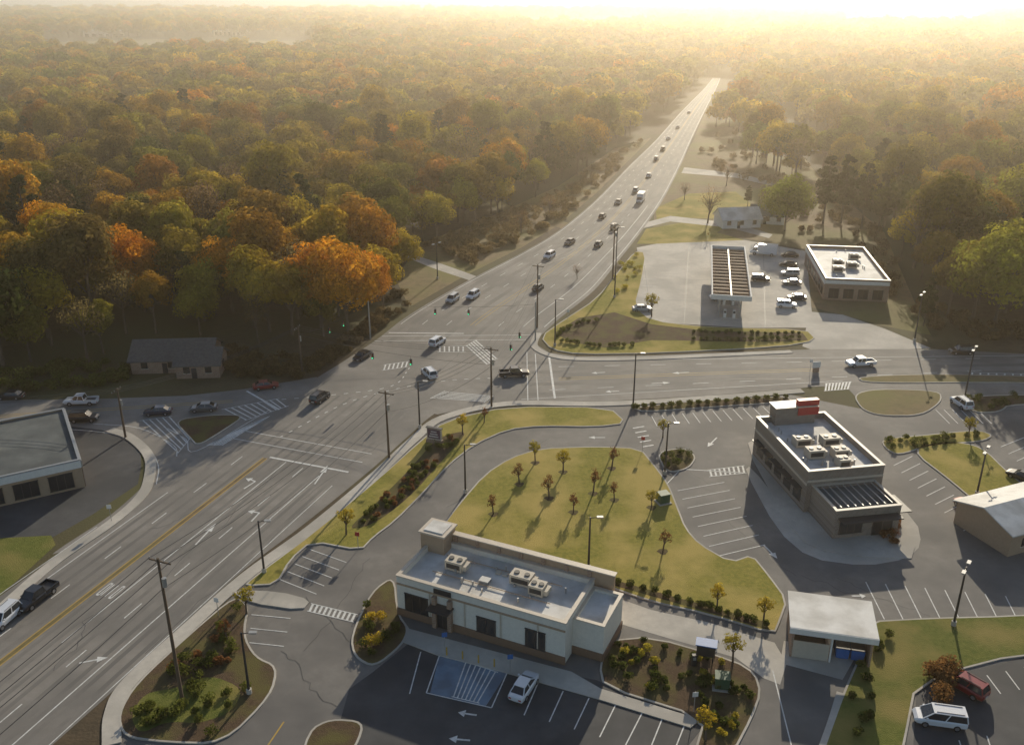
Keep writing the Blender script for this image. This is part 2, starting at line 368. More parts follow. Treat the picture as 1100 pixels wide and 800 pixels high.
# ------------------------------------------------------------------ markings
Mc = [P(0,712)-D*70, P(0,712), P(285,492)]
md = (Mc[2]-Mc[1]).normalized(); mn = Vector((md.y,-md.x,0))
Lm = (Mc[2]-Mc[1]).length
def off(d, a=-70, b=None):
    L = Lm if b is None else b
    return [Mc[1]+md*a+mn*d, Mc[1]+md*L+mn*d]
Y.line(off(-0.35),0.14); Y.line(off(0.35),0.14)
surf('median', [off(-0.25)[0],off(0.25)[0],off(0.25)[1],off(-0.25)[1]], 0.033, M['field'])
W.line(off(3.8,5),0.15); W.dash(off(7.3),0.15,3,6); W.line(off(10.9,-30,Lm-2),0.15); W.line(off(14.3,-70,Lm-4),0.12)
W.dash(off(-3.7),0.15,3,6); W.line(off(-7.3,-70,Lm-14),0.14); W.line(off(-10.2,-70,Lm-25),0.12)
for lane in (2.0,5.5,9.1,12.6,-2.0,-5.5):
    for s in (-0.85,0.85): WEAR.line(off(lane+s,-70,Lm+25),0.55,0.031)
a = Mc[2]+mn*0.5; W.line([a+md*0.5, a+md*0.5+mn*14],0.4)
for k in range(2): W.line([Mc[2]+md*(4+3*k)-mn*9, Mc[2]+md*(4+3*k)+mn*15],0.16)
W.arrow((262,525),(282,512),1); W.arrow((85,712),(116,706),0); W.arrow((338,520),(352,500),0); W.arrow((210,585),(232,562),0)
W.arrow((270,560),(284,545),1)
# "ONLY" legend strokes
o = P(110,640)
for i in range(4):
    c = o+mn*(i*0.62-0.9)
    W.line([c, c+md*2.4],0.14)
    if i in (0,3): W.line([c+mn*0.35, c+mn*0.35+md*2.4],0.12); W.line([c, c+mn*0.35],0.3,0.038); W.line([c+md*2.4, c+mn*0.35+md*2.4],0.3,0.038)
i0 = 9*6
LL = Lc[i0:]; RR = Rc[i0:]
def fr(f, a=0, b=None):
    n = min(len(LL),len(RR)); return [LL[i].lerp(RR[i],f) for i in range(a, n if b is None else b)]
Y.line(fr(0.485,4),0.14); Y.line(fr(0.515,4),0.14)
W.dash(fr(0.17,4),0.15,3,7); W.dash(fr(0.33,4),0.15,3,7); W.dash(fr(0.67,4),0.15,3,7); W.line(fr(0.83,4,30),0.15)
W.line(fr(0.03,4),0.15); W.line(fr(0.965,4),0.15)
for f in (0.10,0.25,0.41,0.59,0.75,0.9): WEAR.line(fr(f,0),1.3,0.031)
W.line([LL[2].lerp(RR[2],0.02),LL[2].lerp(RR[2],0.5)],0.4)
for k in (0,1): W.line([LL[0]+D*(1+3*k), RR[0]+D*(1+3*k)-NR*2],0.18)
def seg(a,b,n=10): 
    A,B = P(*a),P(*b); return [A.lerp(B,i/n) for i in range(n+1)]
Y.line(seg((600,406),(880,396)),0.15); Y.line(seg((600,408),(880,398)),0.15)
W.dash(seg((600,394),(1100,384),20),0.15,3,6); W.dash(seg((590,419),(1100,396),20),0.15,3,6)
W.line(seg((620,387),(1200,381),20),0.13); W.line(seg((560,429),(905,409),20),0.13)
for v1,v2 in ((390,383),(400,391),(413,398),(424,405)): WEAR.line(seg((560,v1),(1150,v2),10),1.4,0.031)
W.line(seg((590,384),(596,428)),0.4)
W.line(seg((575,380),(578,430)),0.16); W.line(seg((566,378),(567,430)),0.16)
W.hatch([(886,412),(915,410),(912,418),(885,420)],8)
W.hatch([(1040,400),(1110,402),(1110,406),(1040,404)],8)
W.arrow((650,400),(635,401)); W.arrow((740,400),(722,401)); W.arrow((700,412),(720,411))
# left arm
Y.line(seg((0,446),(250,430)),0.14); Y.line(seg((0,448),(250,432)),0.14)
W.line(seg((265,420),(300,440)),0.4)
W.hatch([(150,452),(185,447),(205,470),(190,488)],5,0.22)
W.hatch([(238,440),(300,428),(310,436),(262,452)],9,0.25)
W.hatch([(270,455),(290,447),(240,478),(222,478)],6,0.25)
W.line(catmull(PP([(60,460),(120,466),(158,482),(170,500),(168,520)]),5),0.14)
W.line(catmull(PP([(100,455),(150,460),(186,478),(190,490)]),5),0.14)
W.line(catmull(PP([(180,460),(200,472),(212,484),(290,440)]),5),0.14)
W.dash(catmull(PP([(300,470),(380,430),(470,410),(560,405)]),6),0.2,0.8,1.4)
W.dash(catmull(PP([(440,395),(420,415),(350,425),(290,430)]),6),0.2,0.8,1.4)
W.hatch([(500,372),(512,365),(535,385),(522,392)],5); W.hatch([(412,392),(440,388),(438,394),(410,398)],6); W.hatch([(470,372),(500,372),(500,378),(470,378)],6)
W.hatch([(462,428),(478,420),(530,425),(520,432)],6,0.2)
# bank lot
W.stalls((605,742),(690,765),(590,775),(672,800),4); W.stalls((578,733),(579,733),(563,768),(564,768),1)
W.stalls((452,700),(452,700),(440,745),(440,745),1)
W.hatch([(498,710),(535,722),(515,755),(485,748)],7,0.14)
W.line(seg((472,704),(458,744)),0.13); W.line(seg((545,722),(528,760)),0.13); W.line(seg((458,744),(528,760)),0.13)
W.stalls((712,770),(760,785),(700,800),(748,815),3)
W.stalls((333,590),(300,622),(372,604),(340,638),5)
W.stalls((270,660),(268,690),(312,664),(305,694),3)
W.hatch([(334,648),(384,660),(380,668),(330,656)],10,0.3)
W.stalls((830,720),(846,720),(850,800),(850,800),1)
W.arrow((512,768),(492,765)); W.arrow((505,795),(482,793))
# restaurant lot
W.stalls((728,527),(768,598),(778,518),(822,585),8)
W.stalls((716,520),(716,520),(735,500),(735,500),1)
W.stalls((700,447),(830,436),(706,458),(842,447),13)
W.line(seg((735,504),(800,508)),0.2); W.hatch([(760,505),(800,500),(802,508),(762,512)],8,0.3)
W.stalls((680,460),(690,480),(692,458),(702,478),5,0.3)
W.stalls((930,625),(1080,640),(950,665),(1100,680),8)
W.stalls((980,490),(1055,560),(960,500),(1035,570),9)
W.stalls((1075,480),(1120,520),(1100,470),(1145,505),6)
W.stalls((1005,440),(1050,440),(1020,455),(1065,455),6)
W.stalls((1060,725),(1120,712),(1075,745),(1135,732),4)
W.stalls((1000,800),(1060,790),(1010,830),(1070,820),3)
W.arrow((665,420),(650,421)); W.arrow((820,585),(835,600)); W.arrow((915,640),(930,640)); W.arrow((770,470),(760,480)); W.arrow((650,470),(632,470))
Y.line(seg((305,775),(288,800)),0.15)
W.stalls((835,282),(838,318),(868,282),(870,318),5)
W.stalls((690,300),(690,330),(705,300),(705,332),5)
def wander(a,b,amp=0.5,w=0.09):
    A,B=P(*a),P(*b); n=14; d=(B-A).normalized(); nn=Vector((-d.y,d.x,0)); x=0; pts=[]
    for i in range(n+1):
        x = x*0.7+random.uniform(-amp,amp); pts.append(A.lerp(B,i/n)+nn*x)
    SEAL.line(pts,w,0.034)
for a_,b_ in [((330,640),(420,720)),((360,760),(300,700)),((590,470),(480,545)),((700,470),(760,520)),((780,560),(850,620)),((900,620),(1000,660)),((300,500),(180,620)),((340,540),(150,700)),((420,470),(330,540)),((460,410),(520,350)),((540,390),(640,300)),((640,395),(780,405)),((700,415),(860,405)),((1000,480),(1060,540)),((860,620),(960,650)),((100,660),(60,720)),((220,545),(160,570)),((400,600),(330,700)),((560,350),(600,300)),((950,385),(1080,392))]:
    wander(a_,b_,0.5,0.06)
for a_,b_ in [((700,300),(860,302)),((700,322),(862,325)),((705,280),(860,282)),((740,264),(735,346)),((820,264),(822,350)),((700,345),(690,270))]: SEAL.line(seg(a_,b_),0.06,0.03)
mesh_obj('tyre_wear', WEAR.V, WEAR.F, [M['asphalt_worn']])
mesh_obj('crack_sealant', SEAL.V, SEAL.F, [M['sealant']])
mesh_obj('road_markings', W.V, W.F, [M['white_paint']])
mesh_obj('road_markings_yellow', Y.V, Y.F, [M['yellow_paint']])

# ------------------------------------------------------------------ buildings
def box(name, c, s, mat, parent=None, rot=0, taper=1.0):
    x,y,z = s[0]/2,s[1]/2,s[2]/2; t = taper
    v = [(-x,-y,-z),(x,-y,-z),(x,y,-z),(-x,y,-z),(-x*t,-y*t,z),(x*t,-y*t,z),(x*t,y*t,z),(-x*t,y*t,z)]
    R = Matrix.Rotation(rot,3,'Z')
    v = [R@Vector(q)+Vector(c) for q in v]
    f = [(0,3,2,1),(4,5,6,7),(0,1,5,4),(1,2,6,5),(2,3,7,6),(3,0,4,7)]
    return mesh_obj(name, v, f, [mat], parent=parent)
def cyl(name, a, b, r0, r1, mat, parent=None, n=10):
    V=[];Fc=[]; tube(V,Fc,Vector(a),Vector(b),r0,r1,n,True)
    return mesh_obj(name, V, Fc, [mat], parent=parent, smooth=False)
def tube(V, Fc, a, b, r0, r1, n=6, cap=False):
    d = (b-a).normalized(); u = d.orthogonal().normalized(); w = d.cross(u); s = len(V)
    for p, r in ((a,r0),(b,r1)):
        for i in range(n):
            t = 2*math.pi*i/n; V.append(p+u*(r*math.cos(t))+w*(r*math.sin(t)))
    for i in range(n):
        j=(i+1)%n; Fc.append((s+i,s+j,s+n+j,s+n+i))
    if cap: Fc.append(tuple(s+n+i for i in range(n))); Fc.append(tuple(s+n-1-i for i in range(n)))
def shell(parent, x0,y0,x1,y1,h, wall, roof, cop, par=0.6, t=0.3, z0=0.0, nm=''):
    """walls with parapet and recessed roof"""
    box(nm+'walls', ((x0+x1)/2,(y0+y1)/2,z0+(h-par)/2), (x1-x0,y1-y0,h-par-0.02), wall, parent)
    box(nm+'roof', ((x0+x1)/2,(y0+y1)/2,z0+h-par), (x1-x0-2*t,y1-y0-2*t,0.06), roof, parent)
    for i,(cx,cy,sx,sy) in enumerate([((x0+x1)/2,y0+t/2,x1-x0,t),((x0+x1)/2,y1-t/2,x1-x0,t),(x0+t/2,(y0+y1)/2,t,y1-y0-2*t),(x1-t/2,(y0+y1)/2,t,y1-y0-2*t)]):
        box(nm+'parapet_%d'%i, (cx,cy,z0+h-par/2-0.005), (sx,sy,par+0.01), wall, parent)
        box(nm+'coping_%d'%i, (cx,cy,z0+h+0.06), (sx+(0.16 if i<2 else 0.1),sy+(0.16 if i<2 else -0.17),0.12), cop, parent)
def hvac(parent, x, y, z, sx=2.2, sy=1.6, sz=1.3):
    box('hvac_unit', (x,y,z+sz/2+0.15), (sx,sy,sz), M['hvac'], parent)
    box('hvac_curb', (x,y,z+0.075), (sx*0.85,sy*0.85,0.15), M['metal'], parent)
    for k in (-0.25,0.25): cyl('hvac_fan', (x+sx*k,y,z+sz+0.15), (x+sx*k,y,z+sz+0.27), min(sx,sy)*0.2, min(sx,sy)*0.2, M['dark'], parent, 14)
    box('hvac_louvre', (x,y-sy/2-0.01,z+sz*0.55+0.1), (sx*0.8,0.03,sz*0.5), M['dark'], parent)
    box('hvac_hood', (x+sx/2+0.25,y,z+sz*0.6), (0.5,sy*0.8,sz*0.5), M['hvac'], parent)
def vents(parent, x0,y0,x1,y1,z,n):
    for _ in range(n):
        x = random.uniform(x0,x1); y = random.uniform(y0,y1)
        cyl('roof_vent', (x,y,z), (x,y,z+random.uniform(0.4,0.8)), 0.12, 0.12, M['metal'], parent, 8)

# bank
f0 = P(428,660); f1 = P(612,717); yaw = math.radians(-24.7)
bank = empty('bank_building', (f0.x,f0.y,0.12), yaw)
WB = (f1-f0).length*0.97
shell(bank, 0,0,WB,9.0,5.4, M['cream_wall'], M['roof_white'], M['coping'], 0.7, 0.35)
shell(bank, WB+0.003,2.2,WB+3.6,8.6,4.6, M['cream_wall'], M['roof_white'], M['coping'], 0.4, 0.3, 0, 'wing_')
box('rear_screen_wall', (WB/2+2.2,9.35,3.2), (WB+0.2,0.6,6.4), M['tan'], bank)
box('rear_screen_coping', (WB/2+2.2,9.35,6.46), (WB+0.5,0.85,0.14), M['coping'], bank)
for k in range(7): box('rear_pier', (1.2+2.9*k+1.9,8.97,5.75), (0.5,0.14,1.2), M['brick'], bank)
box('corner_tower', (1.0,8.3,3.6), (3.2,3.0,7.2), M['tan'], bank); box('corner_tower_cap', (1.0,8.3,7.3), (3.6,3.4,0.22), M['coping'], bank)
box('corner_tower_roof', (1.0,8.3,7.46), (2.6,2.4,0.1), M['roof_white'], bank)
box('brick_base', (WB/2,-0.07,0.5), (WB+0.14,0.14,1.0), M['brown'], bank)
box('brick_base_side', (-0.07,4.5,0.5), (0.14,8.98,1.0), M['brown'], bank)
box('brick_base_wing', (WB+1.8,2.13,0.5), (3.6,0.14,1.0), M['brown'], bank)
box('brick_base_wing_side', (WB+3.67,5.4,0.5), (0.14,6.4,1.0), M['brown'], bank)
def window(parent, cx, w, z0, h, y=-0.03, n=3, nm='window', frame=None):
    box(nm, (cx,y,z0+h/2), (w,0.08,h), M['glass'], parent)
    for i in range(n+1): box(nm+'_mullion', (cx-w/2+w*i/n,y-0.03,z0+h/2), (0.08,0.09,h), frame or M['dark'], parent)
    for zz in (z0-0.04,z0+h+0.04): box(nm+'_rail', (cx,y-0.04,zz), (w+0.2,0.12,0.08), frame or M['dark'], parent)
window(bank, 2.6, 3.0, 1.05, 2.3, -0.05, 3); window(bank, 6.1, 1.4, 0.1, 2.7, -0.12, 2, 'door')
box('entrance_pier', (5.1,-0.25,2.1), (0.5,0.5,4.2), M['brick'], bank); box('entrance_pier', (7.1,-0.25,2.1), (0.5,0.5,4.2), M['brick'], bank)
box('entrance_canopy', (6.1,-0.8,3.1), (2.8,1.6,0.2), M['dark'], bank)
window(bank, 11.6, 2.3, 1.05, 2.0, -0.05, 2); window(bank, 17.6, 2.3, 1.05, 2.3, -0.05, 2)
box('cornice_band', (WB/2,-0.05,4.4), (WB,0.1,0.22), M['tan'], bank)
box('front_sign', (6.1,-0.12,4.9), (2.2,0.12,0.6), M['dark'], bank)
for k in range(4): box('downpipe', (4.4+4.5*k,-0.09,2.7), (0.12,0.1,3.2), M['coping'], bank)
for k in range(3): box('side_window', (-0.04,2.2+2.4*k,2.1), (0.08,1.4,1.8), M['glass'], bank)
for x,y,s in ((5.2,5.0,2.2),(13.5,5.6,2.6),(15.9,4.6,1.8)): hvac(bank,x,y,4.72,s,1.6,1.2)
vents(bank,3,2,19,7,4.72,14); box('roof_hatch',(9.5,4,4.95),(1.2,1.0,0.4),M['metal'],bank)
for k in range(3): box('roof_pad', (10.2+k*0.9,6.2,4.85), (0.6,0.6,0.2), M['hvac'], bank)
for y_ in (3.2,6.8): cyl('gas_pipe',(3,y_,4.9),(18,y_,4.9),0.05,0.05,M['tan'],bank,6)

# restaurant
rest = empty('restaurant', (41.0,113.3,0.1), math.radians(9.6))
shell(rest, 0,0,11.4,17.8,6.4, M['brick_grey'], M['roof_white'], M['coping'], 0.9, 0.35)
shell(rest, 0.8,-7.0,10.2,-0.003,4.2, M['brick_grey'], M['roof_grey'], M['coping'], 0.5, 0.3, 0, 'front_')
box('sign_tower', (5.6,17.2,4.2), (6.5,2.2,8.4), M['brick_grey'], rest); box('sign_tower_cap', (5.6,17.2,8.46), (6.9,2.6,0.16), M['coping'], rest)
box('logo_sign', (7.6,16.02,7.7), (3.4,0.12,1.3), M['red'], rest); box('logo_sign_top', (7.6,16.6,8.99), (3.4,0.9,0.9), M['red'], rest)
for k in range(5):
    box('side_window', (-0.04,2.4+3.2*k,1.9), (0.08,2.2,2.0), M['glass'], rest); box('side_awning', (-0.5,2.4+3.2*k,3.2), (1.0,2.6,0.15), M['dark'], rest)
window(rest, 3.2, 3.2, 0.7, 1.9, -7.05, 3); window(rest, 7.8, 2.8, 0.1, 2.5, -7.05, 2, 'door')
box('entrance_canopy', (5.5,-7.8,3.1), (8.6,1.5,0.16), M['dark'], rest)
box('trim_band', (-0.05,8.9,4.4), (0.1,17.8,0.35), M['coping'], rest); box('trim_band', (5.7,-0.05,4.9), (11.4,0.1,0.3), M['coping'], rest)
box('pergola', (10.9,-4.5,2.9), (2.4,4.5,0.14), M['dark'], rest)
for x,y,s in ((3.6,5.5,2.4),(7.2,5.0,2.2),(3.4,9.2,2.4),(7.6,8.8,2.6),(6.2,2.2,1.6)): hvac(rest,x,y,5.53,s,1.7,1.3)
vents(rest,1.5,1.5,10,15,5.53,12)
for k in range(8): box('roof_slat', (1.9+k*1.05,-3.5,4.28), (0.12,5.6,0.12), M['metal'], rest)

# waste enclosure with canopy
q = P(848,705); enc = empty('waste_enclosure', (q.x,q.y,0.03), math.radians(-13))
for i,(x,y,sx,sy) in enumerate([(0.1,3,0.25,6),(4.2,3,0.2,6),(8.3,3,0.25,6),(4.2,6.1,8.5,0.25)]):
    box('wall_%d'%i, (x,y,1.6), (sx,sy,3.2), M['brick'] if i!=1 else M['white_wall'], enc)
box('roof', (4.2,3.0,4.1), (9.2,6.8,0.25), M['roof_white'], enc)
box('fascia', (4.2,-0.47,3.85), (9.2,0.12,0.7), M['white_wall'], enc)
for x in (0.1,4.2,8.3):
    for y in (0.1,5.9): box('post', (x,y,3.6), (0.25,0.25,0.8), M['metal'], enc)
box('gate', (2.1,0.0,1.2), (3.8,0.1,2.2), M['hvac'], enc)
for x,m in ((5.6,'blue'),(7.2,'blue')):
    box('bin', (x,1.6,0.75), (1.3,1.5,1.3), M[m], enc, taper=1.1); box('bin_lid', (x,1.6,1.46), (1.5,1.7,0.1), M['dark'], enc)

# gas station
q = P(884,322); st = empty('convenience_store', (q.x,q.y,0.02), math.radians(-8))
shell(st, 0,0,14.5,30,5.2, M['brick'], M['roof_white'], M['coping'], 0.7, 0.35)
for k in range(4): window(st, 2.2+3.3*k, 2.2, 0.6, 2.2, -0.05, 2)
for k in range(7): box('side_window', (-0.04,3+3.6*k,1.8), (0.08,2.6,2.2), M['glass'], st)
box('fascia', (-0.08,15,4.2), (0.16,29.6,0.9), M['white_wall'], st); box('front_fascia', (7.2,-0.08,4.4), (14.4,0.16,0.8), M['white_wall'], st)
for x,y,s in ((4,8,2.4),(8,12,2.4),(5,14,2.2),(10,20,2.2)): hvac(st,x,y,4.53,s,1.8,1.4)
vents(st,1.5,1.5,13,28,4.53,8)
q = P(762,345); cn = empty('fuel_canopy', (q.x,q.y,0.02), math.radians(-11))
CX,CY = 8.6,42
for i,(x,y,sx,sy) in enumerate([(CX/2,0.15,CX,0.3),(CX/2,CY-0.15,CX,0.3),(0.15,CY/2,0.3,CY-0.6),(CX-0.15,CY/2,0.3,CY-0.6)]):
    box('fascia_%d'%i, (x,y,5.6), (sx,sy,1.1), M['white_wall'], cn)
box('deck', (CX/2,CY/2,5.2), (CX-0.6,CY-0.6,0.1), M['brown'], cn)
for k in range(16): box('deck_rib', (CX/2,1.6+k*(CY-3)/15,5.4), (CX-0.6,0.3,0.3), M['tan'], cn)
box('deck_spine', (CX/2,CY/2,5.62), (0.3,CY-0.7,0.14), M['coping'], cn)
for k in range(5):
    for x in (2.0,CX-2.0): cyl('column', (x,3+9*k,0), (x,3+9*k,5.15), 0.2, 0.2, M['metal'], cn, 8)
    box('pump_island', (CX/2,3+9*k,0.1), (5.6,1.2,0.18), M['concrete'], cn)
    for x in (CX/2-1,CX/2+1):
        box('fuel_pump', (x,3+9*k,1.1), (0.6,0.9,1.8), M['white_wall'], cn); box('pump_screen', (x,3+9*k-0.46,1.5), (0.5,0.03,0.5), M['dark'], cn)

# gabled buildings
def gable(name, base, yaw, w, d, h, rise, wall, roof, win=3, ov=0.5):
    e = empty(name, (base.x,base.y,0.01), yaw)
    box('walls', (w/2,d/2,h/2), (w,d,h), wall, e)
    z=h+0.01
    v = [(-ov,-ov,z-0.15),(w+ov,-ov,z-0.15),(w+ov,d+ov,z-0.15),(-ov,d+ov,z-0.15),(-ov,d/2,z+rise),(w+ov,d/2,z+rise)]
    v2 = [(a,b,c-0.18) for a,b,c in v]
    f = [(0,1,5,4),(2,3,4,5),(6,10,11,7),(8,11,10,9),(0,6,7,1),(2,8,9,3),(0,4,10,6),(4,3,9,10),(1,7,11,5),(5,11,8,2)]
    mesh_obj('roof', v+v2, f, [roof], parent=e)
    mesh_obj('gable_ends', [(0,0,h),(0,d,h),(0,d/2,h+rise*0.9),(w,0,h),(w,d,h),(w,d/2,h+rise*0.9)], [(0,2,1),(3,4,5)], [wall], parent=e)
    for i in range(win):
        x = w*(i+0.5)/win
        box('window', (x,-0.03,1.7), (1.2,0.06,1.3), M['glass'], e); box('window_frame', (x,-0.02,1.0), (1.4,0.1,0.1), M['coping'], e)
    box('door', (w*0.42,-0.04,1.05), (0.95,0.06,2.1), M['dark'], e); box('side_window', (w+0.03,d*0.5,1.7), (0.06,1.4,1.3), M['glass'], e)
    return e
gable('brick_house', P(142,402), math.radians(4), 15, 9, 2.8, 2.6, M['brick'], M['shingle'])
gable('brick_house', P(190,407), math.radians(4), 8, 7, 2.8, 2.2, M['brick'], M['shingle'], 2)
gable('white_house', P(776,246), math.radians(8), 12, 8, 2.8, 2.8, M['white_wall'], M['roof_white'])
gable('white_house', P(806,240), math.radians(-14), 10, 8, 2.8, 2.4, M['white_wall'], M['roof_grey'])
gable('white_house', P(852,162), math.radians(-4), 16, 10, 3, 3.4, M['white_wall'], M['shingle'])
gable('restaurant_shed', P(1082,598), math.radians(22), 16, 9, 3.6, 1.4, M['tan'], M['roof_white'])
# left commercial building
c = P(86,494,4.5); lb = empty('commercial_building', (c.x,c.y,0.02), math.radians(30))
shell(lb, -40,0,0,20.5,4.5, M['tan'], M['roof_grey'], M['metal'], 0.25, 0.25)
box('front_fascia', (-20,-0.1,3.9), (40,0.2,1.1), M['white_wall'], lb)
for k in range(8): window(lb, -3-4.6*k, 3.2, 0.5, 2.3, -0.05, 3)
box('side_fascia', (0.1,10.25,3.9), (0.2,20.5,1.1), M['metal'], lb); box('side_wall_brick', (0.05,10.25,1.7), (0.1,20.4,3.2), M['brown'], lb)
hvac(lb,-12,10,4.28,2.4,1.8,1.2)
for (u,v,w,d,h) in ((90,40,60,40,8),(230,38,40,30,7),(960,24,50,30,9),(1020,30,40,30,8)):
    p = P(u,v); e = empty('warehouse',(p.x,p.y,0),random.uniform(-0.3,0.3)); shell(e,0,0,w,d,h,M['white_wall'],M['roof_white'],M['coping'],0.8,0.4)
    for k in range(6): box('dock_door',(w*(k+0.5)/6,-0.05,2),(w/12,0.1,4),M['dark'],e)

# ------------------------------------------------------------------ vegetation
def leaf_quads(centers, radii, n, size, r, flat=0.85, core=None, spread=0.6):
    Vs=[]; Sh=[]
    for c, R in zip(centers, radii):
        d = r.normal(size=(n,3)); d /= np.linalg.norm(d,axis=1,keepdims=True)
        rad = R*r.uniform(0.15,1,size=(n,1))**0.4
        pos = np.array(c)+d*rad*np.array([1,1,flat])
        nn = d*0.8+r.normal(size=(n,3))*spread
        if core is not None:
            e = pos-np.array(core); e /= np.linalg.norm(e,axis=1,keepdims=True)+1e-9; nn = d*0.75+e*0.75+r.normal(size=(n,3))*0.38
        nn /= np.linalg.norm(nn,axis=1,keepdims=True)
        t = np.cross(nn, r.normal(size=(n,3))); t /= np.linalg.norm(t,axis=1,keepdims=True)+1e-9
        b = np.cross(nn,t); s = size*r.uniform(0.5,1.25,size=(n,1))
        q = np.stack([pos-t*s*0.6, pos-b*s*0.42+nn*s*0.1, pos+t*s*0.6, pos+b*s*0.42+nn*s*0.1],axis=1)
        Vs.append(q.reshape(-1,3)); cl = r.uniform(0.7,1.2)
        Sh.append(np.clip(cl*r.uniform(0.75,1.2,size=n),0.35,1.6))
    return np.concatenate(Vs), np.concatenate(Sh)
def veg_mesh(name, wood, LV, LS, leafmat, shade=True):
    V, Fc = wood; nb = len(V); nf = len(Fc)
    nL = len(LV)//4
    verts = [tuple(v) for v in V]+LV.tolist()
    faces = list(Fc)+[(nb+4*i,nb+4*i+1,nb+4*i+2,nb+4*i+3) for i in range(nL)]
    me = bpy.data.meshes.new(name); me.from_pydata(verts,[],faces)
    me.materials.append(M['bark']); me.materials.append(leafmat)
    mi = np.zeros(nf+nL,dtype=np.int32); mi[nf:] = 1; me.polygons.foreach_set('material_index', mi)
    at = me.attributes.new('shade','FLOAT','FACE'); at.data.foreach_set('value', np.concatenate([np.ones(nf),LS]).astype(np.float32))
    me.update(); return me
def decid(name, seed, h, R, leafmat, ncl=26, n=160, size=0.5, base=0.32, limbs=2, rc=(0.28,0.46)):
    r = np.random.default_rng(seed); V=[]; Fc=[]
    ch = h*(1-base)/2; cz = h*base+ch
    lean = r.normal(size=2)*0.3
    top = Vector((lean[0],lean[1],h*0.62))
    tr = h*0.016+0.08
    tube(V,Fc,Vector((0,0,-0.2)),Vector((lean[0]*0.4,lean[1]*0.4,h*base)),tr,tr*0.75,7); tube(V,Fc,Vector((lean[0]*0.4,lean[1]*0.4,h*base)),top,tr*0.75,tr*0.4,6)
    C=[]; RR_=[]; sx,sy = r.uniform(0.82,1.18,2)
    for i in range(ncl):
        zz = 1-1.55*(i+0.5)/ncl; a = i*2.39996+r.uniform(-0.4,0.4); q = math.sqrt(max(0,1-zz*zz))
        k = r.uniform(0.5,0.9)
        p = np.array([q*math.cos(a)*R*k*sx+lean[0], q*math.sin(a)*R*k*sy+lean[1], cz+zz*ch*k*1.0])
        C.append(p); RR_.append(R*r.uniform(*rc))
        if i%limbs==0:
            st_ = Vector((lean[0]*0.5,lean[1]*0.5,h*r.uniform(base*0.85,0.55)))
            tube(V,Fc,st_,Vector(p),tr*0.38,tr*0.1,4)
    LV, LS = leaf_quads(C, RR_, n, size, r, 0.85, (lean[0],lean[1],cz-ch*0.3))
    zz = LV[::4,2]; LS = LS*(0.65+0.45*np.clip((zz-h*base)/(h*(1-base)),0,1))  # ambient occlusion painted into leaf colour: darker towards the crown bottom
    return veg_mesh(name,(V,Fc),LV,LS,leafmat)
def pine(name, seed, h, R, leafmat, size=0.5, n=60):
    r = np.random.default_rng(seed); V=[];Fc=[]
    tube(V,Fc,Vector((0,0,-0.2)),Vector((0,0,h*0.95)),h*0.014+0.06,0.05,6)
    C=[];RR_=[]
    nl = 9
    for k in range(nl):
        z = h*(0.36+0.58*k/(nl-1)); rr = R*(1-(k/(nl-1))**2.2*0.75); m = max(3,int(6*(rr/R)+1))
        for j in range(m):
            a = r.uniform(0,6.28); q = rr*r.uniform(0.3,0.85)
            C.append((q*math.cos(a),q*math.sin(a),z+r.normal()*0.5)); RR_.append(max(0.9,rr*0.42))
            tube(V,Fc,Vector((0,0,z-0.3)),Vector(C[-1]),0.07,0.03,4)
    LV,LS = leaf_quads(C,RR_,n,size,r,0.65)
    return veg_mesh(name,(V,Fc),LV,LS,leafmat)
def coll(name, meshes):
    c = bpy.data.collections.new(name)
    for m in meshes: c.objects.link(bpy.data.objects.new(m.name, m))
    return c
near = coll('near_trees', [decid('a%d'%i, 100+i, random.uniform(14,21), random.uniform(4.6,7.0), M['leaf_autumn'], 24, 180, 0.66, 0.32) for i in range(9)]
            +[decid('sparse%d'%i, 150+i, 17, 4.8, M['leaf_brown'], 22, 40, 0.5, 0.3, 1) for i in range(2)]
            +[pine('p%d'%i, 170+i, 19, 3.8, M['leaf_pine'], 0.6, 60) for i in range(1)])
far = coll('far_trees', [decid('f%d'%i, 200+i, random.uniform(14,18), random.uniform(6.4,8.6), M['leaf_autumn'], 13, 60, 1.5, 0.34, 6, (0.32,0.5)) for i in range(7)])
